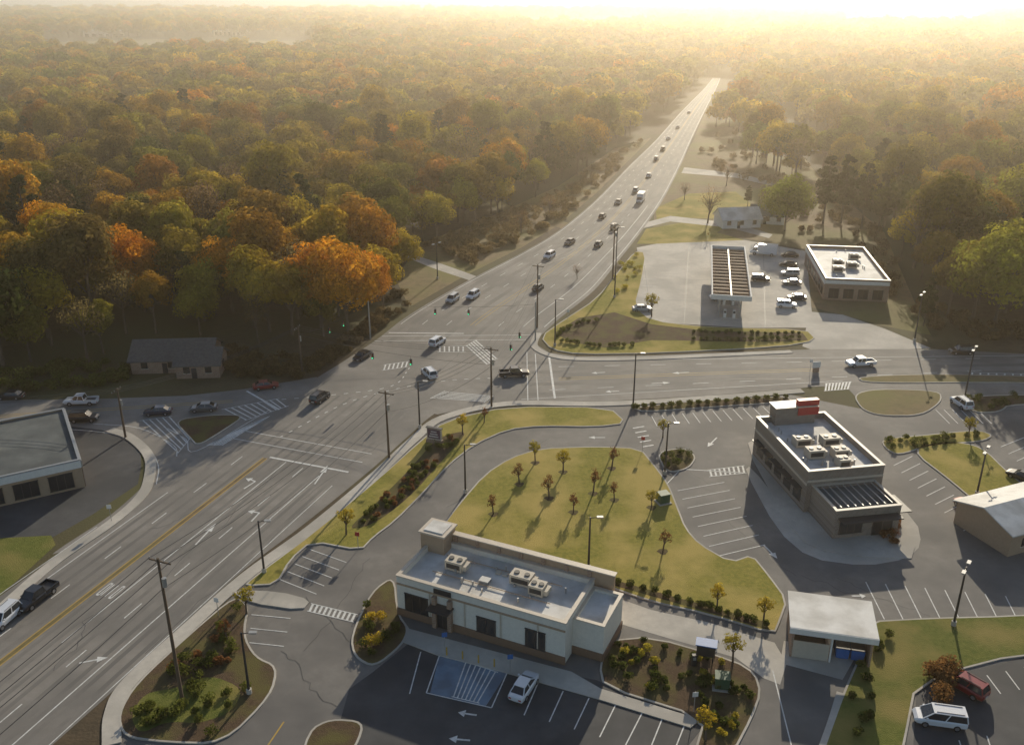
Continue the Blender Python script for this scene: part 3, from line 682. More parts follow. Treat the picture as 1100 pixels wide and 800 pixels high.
def scatter(name, pts, scl, rot, idx, collection):
    me = bpy.data.meshes.new(name); me.from_pydata([tuple(p) for p in pts],[],[])
    for nm,arr,ty in (('scl',scl,'FLOAT'),('rotz',rot,'FLOAT'),('idx',idx,'INT')):
        a = me.attributes.new(nm,ty,'POINT'); a.data.foreach_set('value', np.asarray(arr,dtype=np.int32 if ty=='INT' else np.float32))
    o = link(bpy.data.objects.new(name, me))
    g = bpy.data.node_groups.new(name,'GeometryNodeTree')
    g.interface.new_socket('Geometry',in_out='INPUT',socket_type='NodeSocketGeometry'); g.interface.new_socket('Geometry',in_out='OUTPUT',socket_type='NodeSocketGeometry')
    gi = g.nodes.new('NodeGroupInput'); go = g.nodes.new('NodeGroupOutput'); ip = g.nodes.new('GeometryNodeInstanceOnPoints')
    ci = g.nodes.new('GeometryNodeCollectionInfo'); ci.inputs['Collection'].default_value = collection
    ci.inputs['Separate Children'].default_value = True; ci.inputs['Reset Children'].default_value = True
    def na(nm, ty):
        n = g.nodes.new('GeometryNodeInputNamedAttribute'); n.data_type = ty; n.inputs['Name'].default_value = nm; return n.outputs['Attribute']
    cx = g.nodes.new('ShaderNodeCombineXYZ'); L = g.links
    L.new(na('rotz','FLOAT'), cx.inputs['Z']); L.new(gi.outputs[0], ip.inputs['Points']); L.new(ci.outputs[0], ip.inputs['Instance'])
    ip.inputs['Pick Instance'].default_value = True
    L.new(na('idx','INT'), ip.inputs['Instance Index']); L.new(cx.outputs[0], ip.inputs['Rotation']); L.new(na('scl','FLOAT'), ip.inputs['Scale'])
    L.new(ip.outputs[0], go.inputs[0])
    md_ = o.modifiers.new('scatter','NODES'); md_.node_group = g
    return o
def inpoly(X, Yy, poly):
    ins = np.zeros(len(X),bool); n=len(poly)
    for i in range(n):
        a,b = poly[i],poly[(i+1)%n]
        c = ((a.y>Yy)!=(b.y>Yy)) & (X < (b.x-a.x)*(Yy-a.y)/(b.y-a.y+1e-12)+a.x)
        ins ^= c
    return ins
FL = PP([(-700,425),(0,400),(125,385),(140,374),(240,366),(300,378),(345,376),(385,350),(428,300),(440,268),(520,238),(600,202),(655,165),(688,145),(716,118),(744,94),(760,80),(785,76),(785,14),(-500,14)])
FR = PP([(786,14),(786,78),(794,100),(812,112),(840,122),(862,140),(872,175),(930,225),(962,262),(968,300),(1000,345),(1100,357),(1600,375),(1600,14)])
GR = [PP([(770,128),(800,120),(835,138),(830,150),(790,146),(768,140)]), PP([(800,160),(850,168),(872,190),(860,200),(806,178)])]
CL = [PP([(40,42),(340,40),(340,62),(40,66)]), PP([(560,25),(700,22),(700,34),(560,36)]), PP([(900,22),(1060,20),(1060,34),(900,36)]), PP([(842,150),(880,150),(880,172),(842,172)])]
def forest(name, ymin, ymax, sp, collection, nvar, smin, smax, wts=None):
    xs = np.arange(-1600,1700,sp); ys = np.arange(ymin,ymax,sp)
    X,Yy = np.meshgrid(xs,ys); X = X.ravel()+rng.uniform(-sp*0.45,sp*0.45,X.size); Yy = Yy.ravel()+rng.uniform(-sp*0.45,sp*0.45,Yy.size)
    k = (inpoly(X,Yy,FL)|inpoly(X,Yy,FR))
    for g_ in GR: k |= inpoly(X,Yy,g_)
    k &= (np.abs(X) < Yy*0.62+60)
    for c_ in CL: k &= ~inpoly(X,Yy,c_)
    X,Yy = X[k],Yy[k]; n=len(X)
    s = smin+(smax-smin)*rng.uniform(0,1,n)**1.2
    return scatter(name, np.stack([X,Yy,np.zeros(n)],1), s, rng.uniform(0,6.28,n), rng.choice(nvar,n,p=wts), collection), n
nw = np.array([1]*9+[0.6]*2+[0.3]); nw/=nw.sum()
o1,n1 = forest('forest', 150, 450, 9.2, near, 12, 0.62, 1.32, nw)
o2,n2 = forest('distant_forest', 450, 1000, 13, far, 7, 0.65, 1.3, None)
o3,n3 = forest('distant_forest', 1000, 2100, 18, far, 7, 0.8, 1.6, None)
print('TREES', n1, n2, n3)

def put(name, me, p, s=1.0, z=0.0, rz=None):
    o = link(bpy.data.objects.new(name, me)); o.location = (p.x,p.y,z); o.scale = (s,s,s*random.uniform(0.92,1.08)); o.rotation_euler[2] = random.uniform(0,6.28) if rz is None else rz
    return o
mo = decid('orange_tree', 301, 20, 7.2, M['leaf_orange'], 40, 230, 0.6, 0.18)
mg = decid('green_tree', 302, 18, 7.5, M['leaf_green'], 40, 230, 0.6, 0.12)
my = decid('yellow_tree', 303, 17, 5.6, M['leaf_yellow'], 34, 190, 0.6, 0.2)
mp = pine('pine_tree', 304, 21, 4.2, M['leaf_pine'], 0.55, 110)
for u,v,s in ((375,362,1.0),(250,335,0.85),(345,352,0.95),(396,346,0.72),(150,330,0.9),(300,315,0.9),(60,300,0.9)): put('autumn_tree', mo, P(u,v), s)
for u,v,s in ((412,330,0.85),(432,300,0.8),(470,262,0.9),(290,356,0.95),(535,232,0.85),(500,245,0.9),(575,212,0.85),(220,345,0.9),(380,315,0.95)): put('yellow_tree', my, P(u,v), s)
for u,v,s in ((843,248,0.92),(1068,352,1.25),(1130,347,1.25),(1085,262,1.15),(1030,300,0.6),(985,200,0.9),(812,176,0.9),(1040,235,0.9),(1120,255,1.1)): put('green_tree', mg, P(u,v), s)
for u,v,s in ((884,240,0.95),(903,240,1.0),(925,246,0.95),(943,250,0.8),(960,240,0.9),(803,222,0.35),(992,350,0.5)): put('pine_tree', mp, P(u,v), s)
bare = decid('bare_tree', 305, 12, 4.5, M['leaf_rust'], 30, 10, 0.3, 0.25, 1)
for u,v,s in ((760,240,1.0),(735,215,0.6),(560,250,0.6),(590,232,0.6),(620,300,0.35),(780,200,0.8)): put('bare_tree', bare, P(u,v), s)
# saplings on the lawn
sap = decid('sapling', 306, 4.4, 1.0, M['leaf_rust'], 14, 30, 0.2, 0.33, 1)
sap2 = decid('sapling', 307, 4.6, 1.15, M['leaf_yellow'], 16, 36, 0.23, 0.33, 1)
for i,(u,v) in enumerate([(605,507),(657,503),(637,530),(660,537),(616,550),(575,497),(590,535),(558,520),(530,552),(712,592),(700,545)]):
    p = P(u,v,0.14)
    put('sapling', sap if i%5 else sap2, p, random.uniform(0.65,0.95), 0.14)
    mesh_obj('mulch_ring', [(p.x+(0.7+0.15*math.sin(t*2.7))*math.cos(t*0.628),p.y+(0.7+0.15*math.sin(t*1.9))*math.sin(t*0.628),0.152) for t in range(10)], [tuple(range(10))], [M['mulch']])
for u,v,s in ((497,467,0.8),(372,575,0.9),(265,660,0.9),(245,690,0.7),(712,470,0.8),(770,655,0.8),(820,668,0.8),(787,712,0.9),(758,795,0.9),(700,340,1.2),(1040,470,0.8),(520,455,0.7)):
    put('sapling', sap2 if s>0.75 else sap, P(u,v), s, 0.14)
# shrubs : one mass per bed
def shrub_mass(name, pxs, r0, mat, n=70, size=0.2, z=0.14, jit=0.15):
    C=[];R=[]
    for u,v in pxs:
        p = P(u,v); rr = r0*random.uniform(0.7,1.25)
        for k in range(3):
            C.append((p.x+random.uniform(-jit,jit)*3*rr,p.y+random.uniform(-jit,jit)*3*rr,z+rr*0.6+random.uniform(0,0.3)*rr)); R.append(rr*random.uniform(0.6,0.9))
    LV,LS = leaf_quads(C,R,n,size,rng)
    LV[:,2] = np.maximum(LV[:,2], z-0.02)
    return link(bpy.data.objects.new(name, veg_mesh(name,([],[]),LV,LS,mat)))
def along(pts, n, jit=2):
    c = catmull([Vector((a,b,0)) for a,b in pts],8); out=[]
    for i in range(n):
        q = c[int(i*(len(c)-1)/max(1,n-1))]; out.append((q.x+random.uniform(-jit,jit),q.y+random.uniform(-jit,jit)*0.5))
    return out
def within(poly, n):
    out=[]; us=[p[0] for p in poly]; vs=[p[1] for p in poly]; pv=[Vector((a,b,0)) for a,b in poly]
    while len(out)<n:
        u=random.uniform(min(us),max(us)); v=random.uniform(min(vs),max(vs))
        if inpoly(np.array([u]),np.array([v]),pv)[0]: out.append((u,v))
    return out
SG, SR, SY = M['leaf_shrub'], M['leaf_rust'], M['leaf_yellow']
shrub_mass('hedge', along([(484,576),(560,597),(640,620),(740,648),(822,672)],56,1), 0.55, SG)
shrub_mass('hedge', along([(500,584),(560,602),(640,625)],20,1), 0.4, SG)
shrub_mass('shrubs', within([(470,472),(500,466),(478,492),(440,532),(400,562),(385,562),(440,505)],44), 0.5, SG)
shrub_mass('shrubs', within([(470,472),(500,466),(478,492),(440,532),(400,562),(385,562),(440,505)],18), 0.5, SR)
shrub_mass('shrubs', within([(262,640),(252,700),(290,725),(230,790),(140,780),(200,690)],44), 0.65, SG)
shrub_mass('shrubs', within([(262,650),(235,690),(262,720),(180,720)],8), 0.6, SR)
shrub_mass('shrubs', within([(660,692),(700,690),(785,714),(740,745),(700,750),(655,720)],30), 0.5, SG)
shrub_mass('shrubs', within([(660,692),(700,690),(785,714),(740,745),(700,750),(655,720)],10), 0.5, SY)
shrub_mass('shrubs', within([(740,730),(805,726),(805,770),(770,800)],20), 0.5, SG)
shrub_mass('shrubs', within([(740,730),(805,726),(805,770),(770,800)],4), 0.5, SY)
shrub_mass('shrubs', within([(392,650),(420,640),(430,690),(400,706),(386,690)],9), 0.7, SG)
shrub_mass('shrubs', within([(385,670),(410,660),(415,690),(400,706),(386,690)],6), 0.8, SY)
shrub_mass('hedge', along([(682,439),(760,434),(845,428)],34,1), 0.6, SG)
shrub_mass('shrubs', within([(708,488),(735,484),(745,492),(718,506)],9), 0.7, SG)
shrub_mass('shrubs', within([(950,474),(1050,465),(1060,470),(960,486)],22), 0.6, SG)
shrub_mass('hedge', along([(598,362),(612,352),(640,345)],12,1), 0.6, SG)
shrub_mass('hedge', along([(604,368),(640,372),(680,372)],14,1), 0.6, SG)
shrub_mass('hedge', along([(745,366),(800,367),(858,364)],24,1), 0.6, SG)
shrub_mass('hedge', along([(745,358),(800,359),(858,360)],20,1), 0.5, SG)
shrub_mass('shrubs', within([(660,285),(690,272),(688,300),(660,320)],14), 0.7, SY)
shrub_mass('shrubs', within([(990,730),(1020,722),(1030,740),(1000,758)],10), 1.3, SR, 150, 0.25)
shrub_mass('shrubs', within([(925,680),(960,680),(930,790),(905,790)],14), 0.6, SG)
shrub_mass('shrubs', within([(948,540),(975,560),(960,590),(945,585)],12), 0.6, SR)
shrub_mass('shrubs', within([(1035,428),(1100,426),(1080,440),(1045,440)],14), 0.7, SG)
# roadside brush below the forest
shrub_mass('brush', within([(245,372),(300,384),(345,382),(390,350),(430,310),(440,330),(380,375),(320,408),(245,405)],130), 1.1, M['leaf_brown'], 60, 0.4, 0)
shrub_mass('brush', within([(450,265),(520,240),(600,206),(655,168),(690,150),(680,165),(630,215),(590,245),(510,285)],220), 1.5, M['leaf_brown'], 50, 0.5, 0)
shrub_mass('brush', within([(0,402),(130,386),(140,400),(130,415),(0,422)],60), 1.2, SG, 60, 0.4, 0)
shrub_mass('brush', within([(870,180),(950,255),(980,335),(1000,360),(1100,368),(1100,355),(960,320),(900,230)],90), 1.4, M['leaf_brown'], 60, 0.5, 0)
shrub_mass('brush', within([(770,130),(800,115),(860,160),(880,200),(930,245),(860,250),(820,215),(750,170)],70), 1.6, M['leaf_brown'], 50, 0.6, 0)

# ------------------------------------------------------------------ vehicles
paints = {'white':(0.75,0.76,0.78),'silver':(0.42,0.44,0.46),'black':(0.02,0.02,0.023),'red':(0.25,0.02,0.02),'grey':(0.12,0.125,0.13),'navy':(0.02,0.03,0.06)}
for k,c_ in paints.items(): M['paint_'+k] = flat_mat('paint_'+k, c_, 0.3, 0.1, 0.5, 0.6, 0.03)
def bx(V,Fc,fm,x0,x1,y0,y1,z0,z1,m):
    s=len(V); V += [(x0,y0,z0),(x1,y0,z0),(x1,y1,z0),(x0,y1,z0),(x0,y0,z1),(x1,y0,z1),(x1,y1,z1),(x0,y1,z1)]
    for f in [(0,3,2,1),(4,5,6,7),(0,1,5,4),(1,2,6,5),(2,3,7,6),(3,0,4,7)]: Fc.append(tuple(s+i for i in f)); fm.append(m)
CARS = {}
def car_mesh(kind, col):
    key = kind+col
    if key in CARS: return CARS[key]
    V=[];Fc=[];fm=[]
    if kind=='sedan':
        st_=[(-2.36,.70,.82,.42),(-2.22,.85,.95,.28),(-1.3,.91,.97,.20),(1.0,.91,.95,.20),(1.9,.87,.84,.24),(2.3,.72,.66,.36)]; gh=(-1.85,1.15,.80,-1.15,.30,.60,.95,1.44); wx=1.40; wr=.33
    elif kind=='suv':
        st_=[(-2.36,.78,.95,.48),(-2.28,.90,1.06,.34),(-1.3,.95,1.08,.26),(1.1,.95,1.06,.26),(2.0,.91,.98,.3),(2.32,.78,.78,.42)]; gh=(-2.25,1.20,.84,-2.0,.45,.66,1.06,1.72); wx=1.42; wr=.37
    elif kind=='van':
        st_=[(-2.5,.82,1.0,.42),(-2.42,.94,1.05,.3),(-1.3,.98,1.07,.24),(1.2,.98,1.05,.24),(2.2,.92,.92,.28),(2.5,.75,.72,.4)]; gh=(-2.45,1.75,.88,-2.3,.75,.74,1.04,1.76); wx=1.5; wr=.35
    elif kind=='pickup':
        st_=[(-2.85,.88,.78,.46),(-2.8,.96,.80,.4),(-0.6,.98,.82,.34),(-.5,.98,1.12,.34),(1.5,.98,1.12,.34),(2.6,.94,1.04,.36),(2.88,.82,.86,.46)]; gh=(-.75,1.45,.86,-.55,.75,.70,1.10,1.82); wx=1.75; wr=.40
    else:
        st_=[(-3.6,1.0,.85,.5),(-3.5,1.05,.9,.45),(1.8,1.05,.9,.4),(1.9,1.05,1.3,.4),(3.1,1.0,1.25,.4),(3.6,.9,1.0,.5)]; gh=(1.7,3.1,.98,1.75,2.4,.85,1.28,2.15); wx=2.3; wr=.45
    s0=len(V)
    for x,hw,zt,zb in st_:
        for y,z in ((-hw*.85,zb),(-hw,zb+.16),(-hw,zt-.16),(-hw*.86,zt),(hw*.86,zt),(hw,zt-.16),(hw,zb+.16),(hw*.85,zb)): V.append((x,y,z))
    ns=len(st_)
    for i in range(ns-1):
        for j in range(8):
            k=(j+1)%8; a=s0+i*8; b=a+8; Fc.append((a+j,a+k,b+k,b+j)); fm.append(0)
    Fc.append(tuple(s0+j for j in range(7,-1,-1))); fm.append(0); Fc.append(tuple(s0+(ns-1)*8+j for j in range(8))); fm.append(0)
    x0,x1,hb,t0,t1,ht,zb,zt = gh; s=len(V)
    V += [(x0,-hb,zb),(x1,-hb,zb),(x1,hb,zb),(x0,hb,zb),(t0,-ht,zt),(t1,-ht,zt),(t1,ht,zt),(t0,ht,zt)]
    for f in [(0,1,5,4),(1,2,6,5),(2,3,7,6),(3,0,4,7)]: Fc.append(tuple(s+i for i in f)); fm.append(1)
    bx(V,Fc,fm,t0-.06,t1+.06,-ht-.04,ht+.04,zt-.03,zt+.05,0)
    for sy in (-1,1):
        for (xb,xt) in ((x0,t0),(x1,t1),((x0+x1)/2,(t0+t1)/2)):
            s=len(V); w=.06; o_=0.015
            V += [(xb-w,sy*(hb+o_),zb),(xb+w,sy*(hb+o_),zb),(xt+w,sy*(ht+o_),zt),(xt-w,sy*(ht+o_),zt),(xb-w,sy*(hb-.08),zb),(xb+w,sy*(hb-.08),zb),(xt+w,sy*(ht-.08),zt),(xt-w,sy*(ht-.08),zt)]
            for f in [(0,1,2,3),(4,7,6,5),(0,4,5,1),(1,5,6,2),(3,2,6,7),(0,3,7,4)]: Fc.append(tuple(s+i for i in f)); fm.append(0)
        bx(V,Fc,fm,x1-.45,x1-.25,min(sy*.9,sy*1.08),max(sy*.9,sy*1.08),zb+.02,zb+.18,0)
    hwm = st_[2][1]
    for wxx in (-wx,wx):
        for sy in (-1,1):
            for rad,y0,y1,m in ((wr,hwm-.2,hwm+.02,2),(wr*.6,hwm+.0,hwm+.035,3)):
                s=len(V); n=12
                for yy in (y0,y1):
                    for k in range(n): V.append((wxx+rad*math.cos(k*6.2832/n),sy*yy,wr+rad*math.sin(k*6.2832/n)))
                for k in range(n): Fc.append((s+k,s+(k+1)%n,s+n+(k+1)%n,s+n+k)); fm.append(m)
                Fc.append(tuple(s+n+k for k in range(n))); fm.append(m)
    xf=st_[-1][0]; xr=st_[0][0]; zf=st_[-1][2]-.14; zr=st_[0][2]-.14; hf=st_[-1][1]; hr=st_[0][1]
    for sy in (-1,1):
        a,b=sorted((sy*hf*.5,sy*hf*.98)); bx(V,Fc,fm,xf-.12,xf+.02,a,b,zf-.06,zf+.08,4)
        a,b=sorted((sy*hr*.6,sy*hr*1.0)); bx(V,Fc,fm,xr-.02,xr+.1,a,b,zr-.08,zr+.08,5)
    bx(V,Fc,fm,xf-.05,xf+.03,-hf*.45,hf*.45,zf-.14,zf+.04,6); bx(V,Fc,fm,xr-.03,xr+.05,-.26,.26,zr-.26,zr-.12,4)
    if kind=='pickup':
        for sy in (-1,1):
            a,b=sorted((sy*.86,sy*.97)); bx(V,Fc,fm,-2.82,-.76,a,b,.79,1.14,0)
        bx(V,Fc,fm,-2.84,-2.75,-.855,.855,.79,1.13,0); bx(V,Fc,fm,-2.74,-.78,-.85,.85,.8,.83,6)
    if kind=='box_truck': bx(V,Fc,fm,-3.55,1.55,-1.1,1.1,.92,3.1,7)
    if kind in('suv','van'):
        for sy in (-1,1):
            a,b=sorted((sy*.55,sy*.59)); bx(V,Fc,fm,t0+.2,t1-.2,a,b,zt+.06,zt+.1,6)
    me = bpy.data.meshes.new(kind); me.from_pydata(V,[],Fc)
    for m in ('paint_'+col,'glass','tyre','rim','headlamp','tail','dark','paint_white'): me.materials.append(M[m])
    me.polygons.foreach_set('material_index', fm); me.update()
    CARS[key]=me; return me
names = {'sedan':'car','suv':'sport_utility_vehicle','van':'minivan','pickup':'pickup_truck','box_truck':'box_truck'}
def car(kind, col, a, b, z=0.03, pre=''):
    p, q = P(*a), P(*b); o = link(bpy.data.objects.new(pre+names[kind], car_mesh(kind,col)))
    o.location = (p.x,p.y,z); o.rotation_euler[2] = math.atan2(q.y-p.y,q.x-p.x)
    return o
for c_ in [('suv','white',(470,370),(500,350)),('suv','white',(461,404),(448,392)),('sedan','black',(389,385),(360,402)),('suv','black',(344,430),(375,408)),
           ('pickup','black',(552,404),(600,402)),('suv','silver',(486,324),(460,342)),('suv','white',(508,320),(485,335)),('suv','white',(590,277),(560,294)),
           ('sedan','black',(612,262),(580,280)),('sedan','grey',(643,264),(662,245)),('sedan','black',(647,234),(660,220)),('suv','black',(660,246),(675,230)),('sedan','grey',(664,219),(650,232)),
           ('suv','silver',(683,206),(695,192)),('box_truck','white',(688,217),(678,230)),('sedan','white',(697,190),(705,178)),('suv','silver',(705,172),(712,160)),('sedan','white',(718,150),(724,140)),
           ('sedan','white',(728,138),(734,128)),('suv','grey',(712,162),(700,175)),('sedan','white',(740,122),(746,112)),
           ('sedan','black',(578,311),(604,290)),
           ('suv','white',(5,668),(-20,690)),('pickup','black',(40,645),(10,668)),
           ('pickup','white',(88,434),(40,435)),('sedan','navy',(170,445),(130,447)),('sedan','grey',(219,441),(170,444)),('suv','black',(91,452),(140,450)),('sedan','black',(12,428),(-20,428)),('sedan','red',(286,417),(330,412)),
           ('pickup','white',(924,393),(890,395)),('suv','black',(1032,380),(1000,380))]: car(*c_)
for c_ in [('sedan','white',(563,741),(580,715)),('suv','red',(1035,740),(1000,720)),('van','white',(1008,776),(950,768)),
           ('sedan','red',(1040,547),(1020,535)),('suv','black',(1060,572),(1030,562)),('sedan','black',(1098,515),(1070,505)),('suv','white',(1032,436),(1020,428)),
           ('pickup','silver',(775,322),(740,322)),('suv','black',(817,302),(850,304)),('sedan','black',(846,286),(800,284)),('suv','silver',(848,296),(800,294)),('sedan','grey',(850,306),(800,304)),('sedan','black',(855,322),(820,320)),
           ('box_truck','white',(820,274),(780,270)),('suv','white',(845,330),(880,332)),('sedan','silver',(690,334),(710,334)),('sedan','black',(848,276),(800,274))]: car(*c_, z=0.03, pre='parked_')

# ------------------------------------------------------------------ street furniture
def lamp(u,v,topv,arm=(1,0),double=False):
    p=P(u,v); h=height_at((u,v),topv); e=empty('street_lamp',(p.x,p.y,0.1),math.atan2(arm[1],arm[0]))
    cyl('base',(0,0,0),(0,0,0.6),0.3,0.3,M['concrete'],e,10); cyl('pole',(0,0,0.6),(0,0,h),0.15,0.1,M['dark'],e,8)
    for sx in ((1,-1) if double else (1,)):
        cyl('arm',(0,0,h-0.15),(sx*0.9,0,h),0.05,0.05,M['dark'],e,6); box('lamp_head',(sx*1.2,0,h+0.02),(0.8,0.4,0.16),M['metal'],e)
for a in [(268,745,680),(284,615,560),(500,530,478),(451,460,410),(680,437,380),(632,612,556),(714,510,455),(596,372,322),(660,320,245)]: lamp(*a)
for a in [(1024,672,610),(1049,532,484),(982,367,316),(1036,428,375),(470,300,262)]: lamp(*a,arm=(0.6,0.8),double=True)
def upole(u,v,topv,yaw=0,arms=1):
    p=P(u,v); h=min(height_at((u,v),topv),17.5); e=empty('utility_pole',(p.x,p.y,0.02),yaw)
    cyl('pole',(0,0,0),(0,0,h),0.2,0.13,M['wood'],e,8)
    for k in range(arms):
        box('crossarm',(0,0.2,h-0.5-k*1.3),(2.6,0.12,0.14),M['wood'],e)
        for x in (-1.2,-0.5,0.5,1.2): cyl('insulator',(x,0.2,h-0.43-k*1.3),(x,0.2,h-0.2-k*1.3),0.05,0.05,M['metal'],e,6)
    cyl('transformer',(0.35,0,h-3.2),(0.35,0,h-2.2),0.25,0.25,M['metal'],e,10)
    return Vector((p.x,p.y,h)), yaw
road_yaw = -math.radians(21)
poles = [upole(*a,yaw=road_yaw) for a in [(196,752,580),(418,492,420),(528,437,373),(577,352,284),(658,300,240)]]
upl = [upole(*a,yaw=math.radians(80)) for a in [(135,470,417),(325,402,350),(-120,480,425)]]
def wire(a, b, sag, r=0.02):
    pts=[a.lerp(b,i/14)-Vector((0,0,sag*4*(i/14)*(1-i/14))) for i in range(15)]
    V=[];Fc=[]
    for i in range(14): tube(V,Fc,pts[i],pts[i+1],r,r,4)
    return V,Fc
def wires(name, segs, r=0.03):
    V=[];Fc=[]
    for a,b,s in segs:
        v,f = wire(a,b,s,r); k=len(V); V+=v; Fc+=[tuple(i+k for i in q) for q in f]
    return mesh_obj(name,V,Fc,[M['dark']])
sg=[]
pv = [poles[0][0]-D*60+Vector((0,0,0))]+[p[0] for p in poles]
for i in range(len(pv)-1):
    for x in (-1.2,0,1.2):
        o_=NR*x; sg.append((pv[i]+o_-Vector((0,0,.3)),pv[i+1]+o_-Vector((0,0,.3)),1.2))
    sg.append((pv[i]-Vector((0,0,3.5)),pv[i+1]-Vector((0,0,3.5)),1.4))
lv = [upl[2][0],upl[0][0],upl[1][0],poles[2][0]]
for i in range(3):
    for x in (-1,0,1): sg.append((lv[i]+Vector((0,x,-.3)),lv[i+1]+Vector((0,x,-.3)),1.2))
wires('power_lines', sg)
def signal(p, yaw):
    e=empty('traffic_signal',(p.x,p.y,p.z),yaw)
    box('housing',(0,0,-0.6),(0.36,0.3,1.15),M['dark'],e); cyl('hanger',(0,0,0),(0,0,0.5),0.03,0.03,M['dark'],e,6)
    for k,m in enumerate(('tail','yellow_paint','green_light')):
        for s in (-1,1): cyl('lens_%d'%k,(0,s*0.15,-0.25-0.36*k),(0,s*0.19,-0.25-0.36*k),0.13,0.13,M[m],e,12)
    for k in range(3): box('visor',(0,-0.28,-0.10-0.36*k),(0.3,0.22,0.03),M['dark'],e)
S = {'a':P(325,402),'b':P(528,437),'c':P(575,366),'d':P(398,364)}
for k in 'cd':
    e=empty('signal_pole',(S[k].x,S[k].y,0),0); cyl('pole',(0,0,0),(0,0,8.5),0.17,0.13,M['metal'],e,8); cyl('cap',(0,0,8.5),(0,0,8.6),0.16,0.1,M['metal'],e,8)
T = {k:Vector((q.x,q.y,8.0)) for k,q in S.items()}
seq = [('a','b'),('b','c'),('c','d'),('d','a')]
wires('signal_span_wire',[(T[x],T[y],0.8) for x,y in seq],0.03)
for x,y in seq:
    for t in (0.4,0.6):
        q=T[x].lerp(T[y],t); q.z -= 0.8*4*t*(1-t)+0.5; signal(q, math.radians(-22) if (x,y) in (('a','b'),('c','d')) else math.radians(70))
q=P(467,476); e=empty('monument_sign',(q.x,q.y,0.14),math.radians(-20))
box('base',(0,0,0.3),(2.8,0.7,0.6),M['brick'],e); box('panel',(0,0,1.6),(2.5,0.4,2.0),M['coping'],e); box('face',(0,-0.22,1.65),(2.2,0.06,1.6),M['sign_purple'],e); box('face_back',(0,0.22,1.65),(2.2,0.06,1.6),M['sign_purple'],e); box('cap',(0,0,2.66),(2.8,0.6,0.12),M['dark'],e)
for i in range(3): box('lettering',(0,-0.26,1.2+0.42*i),(1.6-0.3*i,0.02,0.16),M['white_paint'],e)
for u,v in ((712,540),(775,738),(1090,540)):
    q=P(u,v); e=empty('transformer_cabinet',(q.x,q.y,0.14),random.uniform(-.4,.4)); box('pad',(0,0,0.06),(2.0,1.8,0.12),M['concrete'],e); box('cabinet',(0,0,0.8),(1.5,1.3,1.35),M['green_box'],e); box('lid',(0,-0.05,1.52),(1.6,1.45,0.08),M['green_box'],e)
def sign(u,v,mat,h=2.6,w=0.6,nm='traffic_sign'):
    q=P(u,v); e=empty(nm,(q.x,q.y,0.1),random.uniform(-.3,.3)); cyl('post',(0,0,0),(0,0,h),0.04,0.04,M['metal'],e,6); box('plate',(0,-0.05,h-w/2),(w,0.03,w),mat,e)
for u,v,m in ((385,590,'red'),(478,700,'blue'),(548,724,'blue'),(690,485,'red'),(745,765,'white_wall'),(870,400,'white_wall'),(760,260,'yellow_paint'),(235,662,'white_wall'),(120,560,'white_wall'),(610,345,'white_wall')): sign(u,v,M[m])
q=P(757,712); e=empty('menu_board',(q.x,q.y,0.14),math.radians(-15)); cyl('post',(-.8,0,0),(-.8,0,2.8),.07,.07,M['dark'],e,6); cyl('post',(.8,0,0),(.8,0,2.8),.07,.07,M['dark'],e,6); box('board',(0,0,1.6),(2.0,0.2,1.5),M['dark'],e); box('canopy',(0,-0.3,2.86),(2.3,1.4,0.12),M['blue'],e)
q=P(745,715); e=empty('speaker_post',(q.x,q.y,0.14),0); box('body',(0,0,0.7),(0.5,0.4,1.4),M['dark'],e); box('grille',(0,-.21,1.0),(0.3,0.02,0.4),M['metal'],e)
q=P(876,400); e=empty('directional_sign',(q.x,q.y,0.1),0.2); box('panel',(0,0,1.5),(1.6,0.2,1.2),M['white_wall'],e); box('foot',(0,0,0.45),(1.2,0.3,0.9),M['brick'],e)
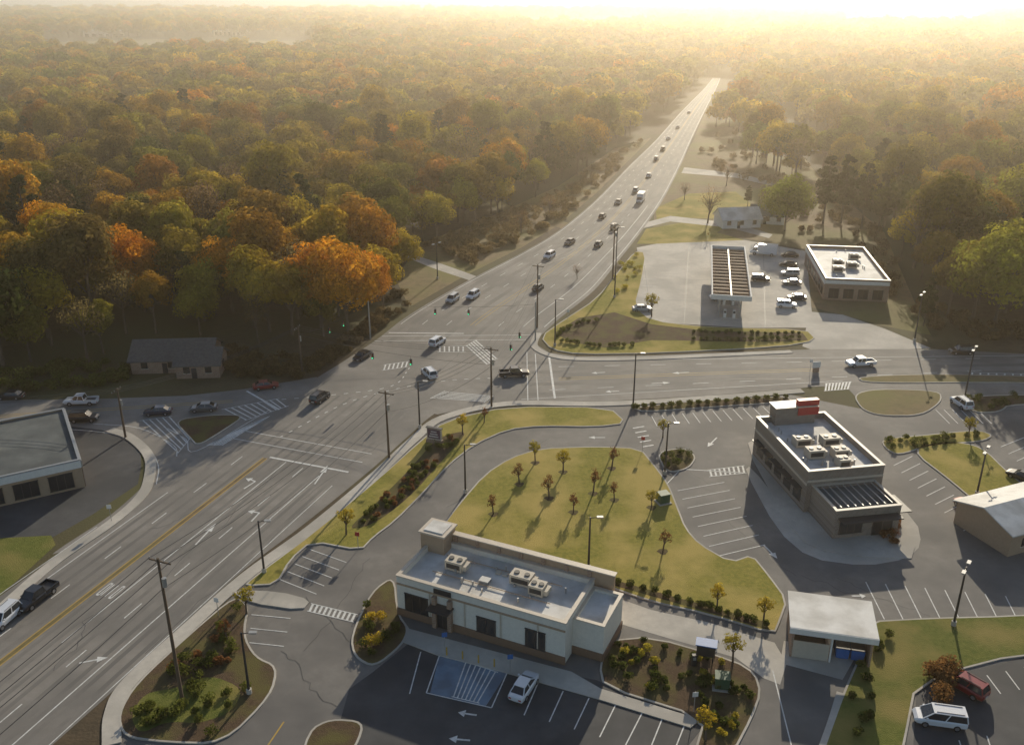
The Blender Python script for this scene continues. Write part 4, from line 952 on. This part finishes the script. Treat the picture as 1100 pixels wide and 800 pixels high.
for k in range(4):
    q=P(480+k*17,704+k*4.2); e=empty('bollard',(q.x,q.y,0.13),0); cyl('post',(0,0,0),(0,0,1.0),.09,.09,M['yellow_paint'],e,8); cyl('dome',(0,0,1.0),(0,0,1.06),.09,.03,M['yellow_paint'],e,8)

# ------------------------------------------------------------------ haze: thin over the junction, denser over the woodland beyond
def haze(name, dens, c, s):
    m = bpy.data.materials.new(name); m.use_nodes=True; nt=m.node_tree; nt.nodes.remove(nt.nodes['Principled BSDF'])
    vs = nt.nodes.new('ShaderNodeVolumeScatter'); vs.inputs['Density'].default_value=dens; vs.inputs['Anisotropy'].default_value=0.62; vs.inputs['Color'].default_value=(1.0,0.85,0.66,1)
    nt.links.new(vs.outputs[0], nt.nodes['Material Output'].inputs['Volume'])
    box(name, c, s, m)
haze('haze', 0.00022, (0,-90,38), (9000,619,84))
haze('distant_haze', 0.00066, (0,3910,38), (9000,7380,84))

# ------------------------------------------------------------------ light, sky, camera
AZ, EL = math.radians(17), math.radians(18.5)
sd = Vector((math.sin(AZ)*math.cos(EL), math.cos(AZ)*math.cos(EL), math.sin(EL)))
sun = bpy.data.lights.new('sun','SUN'); sun.energy=5.0; sun.angle=math.radians(0.5); sun.color=(1.0,0.87,0.66)
so = link(bpy.data.objects.new('sun',sun)); so.rotation_euler = sd.to_track_quat('Z','Y').to_euler(); so.location=(200,400,300)
w = bpy.data.worlds.new('World'); scene.world=w; w.use_nodes=True; nt=w.node_tree
sky = nt.nodes.new('ShaderNodeTexSky'); sky.sky_type='NISHITA'; sky.sun_disc=False; sky.sun_elevation=EL; sky.sun_rotation=AZ
sky.air_density=1.0; sky.dust_density=1.0; sky.ozone_density=1.0
bg = nt.nodes['Background']; bg.inputs['Strength'].default_value=0.10
nt.links.new(sky.outputs[0], bg.inputs[0])
cam = bpy.data.cameras.new('camera'); co = link(bpy.data.objects.new('camera',cam)); co.location=(0,0,H); co.rotation_euler=(math.pi/2-PITCH,0,0)
cam.sensor_width=36; cam.lens=36*FPX/1100; cam.clip_start=1; cam.clip_end=20000
scene.camera=co
scene.view_settings.view_transform='Standard'; scene.view_settings.look='None'; scene.view_settings.exposure=0; scene.view_settings.gamma=1
